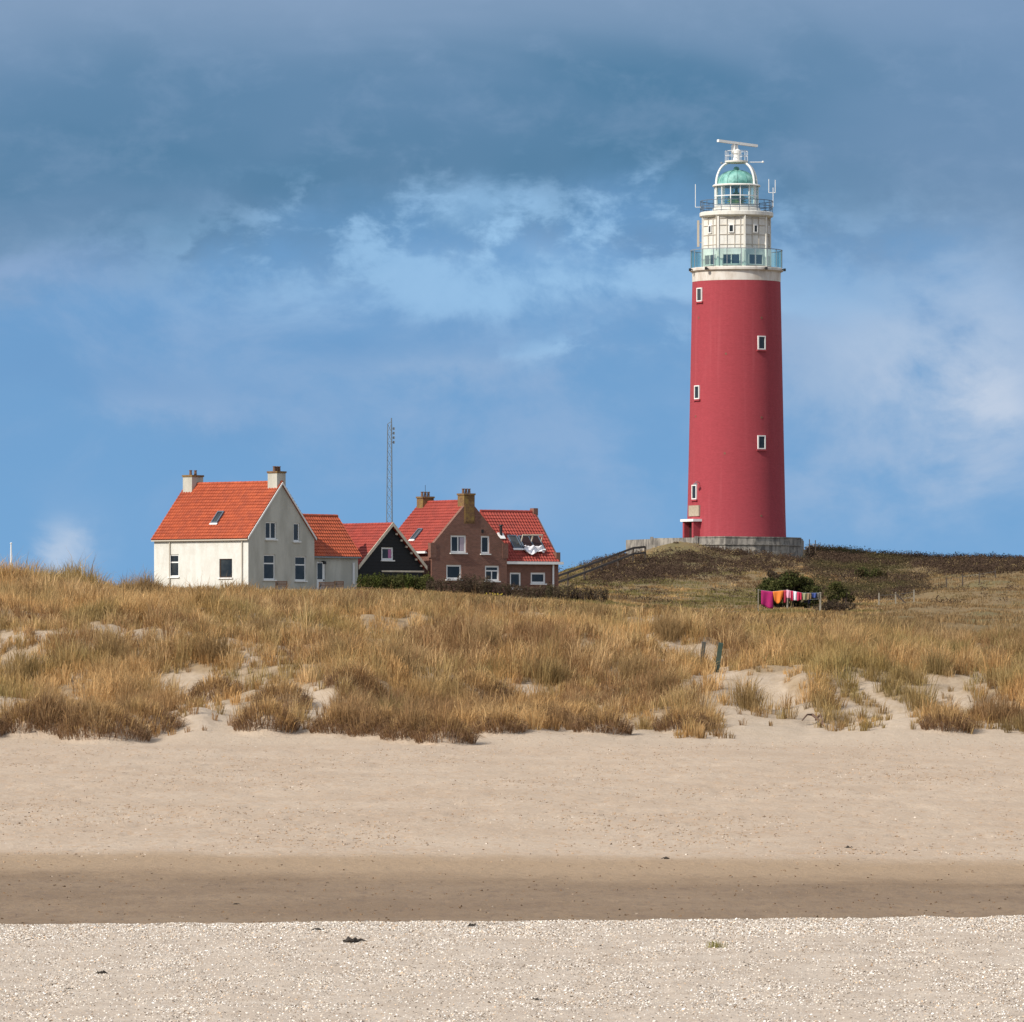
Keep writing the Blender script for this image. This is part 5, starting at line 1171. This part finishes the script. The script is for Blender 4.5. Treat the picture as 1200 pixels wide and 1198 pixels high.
# seaweed, driftwood and a tuft on the beach
def zflat(u, v, lo, hi):
    ys = np.arange(lo, hi, .1); x = (u-UC)*ys/F; vv = vrow(x, ys, ground(x, ys)); return float(ys[np.argmin(np.abs(vv-v))])
def wrack(u, v, w, label, lo=60, hi=110, n=16, name='seaweed'):
    Y = zflat(u, v, lo, hi); q = PG(u, Y); ww = w*Y/F; m = MB()
    for k in range(n):
        x = q.x+rnd.gauss(0, .26)*ww; y = q.y+rnd.gauss(0, .3)*ww; a_ = rnd.uniform(-.6, .6); l = rnd.uniform(.15, .45)*ww; z = g1(x, y)+rnd.uniform(.0, .10)*ww
        m.tube([(x-l*math.cos(a_), y-l*math.sin(a_), z), (x, y, z+rnd.uniform(.05, .22)*ww), (x+l*math.cos(a_), y+l*math.sin(a_), z)], [.03*ww, .075*ww, .02*ww], 5)
    return tag(m.build(name, M['seaweed']), label, 'seaweed', 'dark wrack on the beach')
wrack(415.5, 1104.5, 20, 'dark strand of seaweed in the middle of the shell bank'); wrack(118.5, 1141.5, 12, 'black lump of seaweed on the left of the shell bank'); wrack(277.5, 1060, 6, 'small dark speck of wrack on the wet sand', 84, 110, 8)
wrack(372, 1090, 9, 'faint seaweed shred near the crest of the shell bank'); wrack(553, 1086, 12, 'dark shred on the crest of the shell bank left of the grass tuft', n=8); wrack(628, 1172, 8, 'dark scrap at the bottom middle of the shell bank', n=8); wrack(780, 1007, 9, 'pale grey scrap of wrack on the dry sand edge', 95, 130, 8); wrack(994, 994, 8, 'grey scrap of wrack on the sand at the right', 95, 130, 8)
wrack(82, 1160, 7, 'tiny dark scrap at the lower left of the shell bank', n=6)
Y = zflat(838, 1111, 60, 80); q = PG(838, Y); n = 90; x = q.x+rng.normal(0, .055, n); y = q.y+rng.normal(0, .05, n); h = rng.uniform(.05, .12, n)
V, I, st, tt = blades(x, y, ground(x, y), h, h*rng.uniform(.2, .9, n), np.full(n, .007), np.array([[.34, .30, .10]])*rng.uniform(.6, 1.2, (n, 1)))
o = bpy.data.objects.new('grass_tuft', big_mesh('grass_tuft', V-np.array([q.x, q.y, q.z]), I, st, tt, M['grass'])); o.location = q; COL.objects.link(o); tag(o, 'lone small tuft of yellow green grass on the shell bank', 'grass tuft')
# dead runners hanging out of the dune foot
Y = yfor(955, 846); m = MB(); a_ = PG(952, Y)+Z3*.25
m.tube([a_, PG(958, Y-1.5)+Z3*.18, PG(967, Y-4)+Z3*.08], [.05, .045, .03], 6); m.tube([PG(956, Y-.8)+Z3*.2, PG(961, Y-1.8)+Z3*.3, PG(966, Y-3)+Z3*.1], [.04, .03, .02], 6); m.tube([a_, PG(946, Y-.5)+Z3*.3, PG(940, Y-1)+Z3*.1], [.045, .03, .02], 6)
tag(m.build('dead_branch', mat('dead_root', (.13, .075, .05), .9)), 'dead brown branch lying down the sand at the dune foot', 'branch')
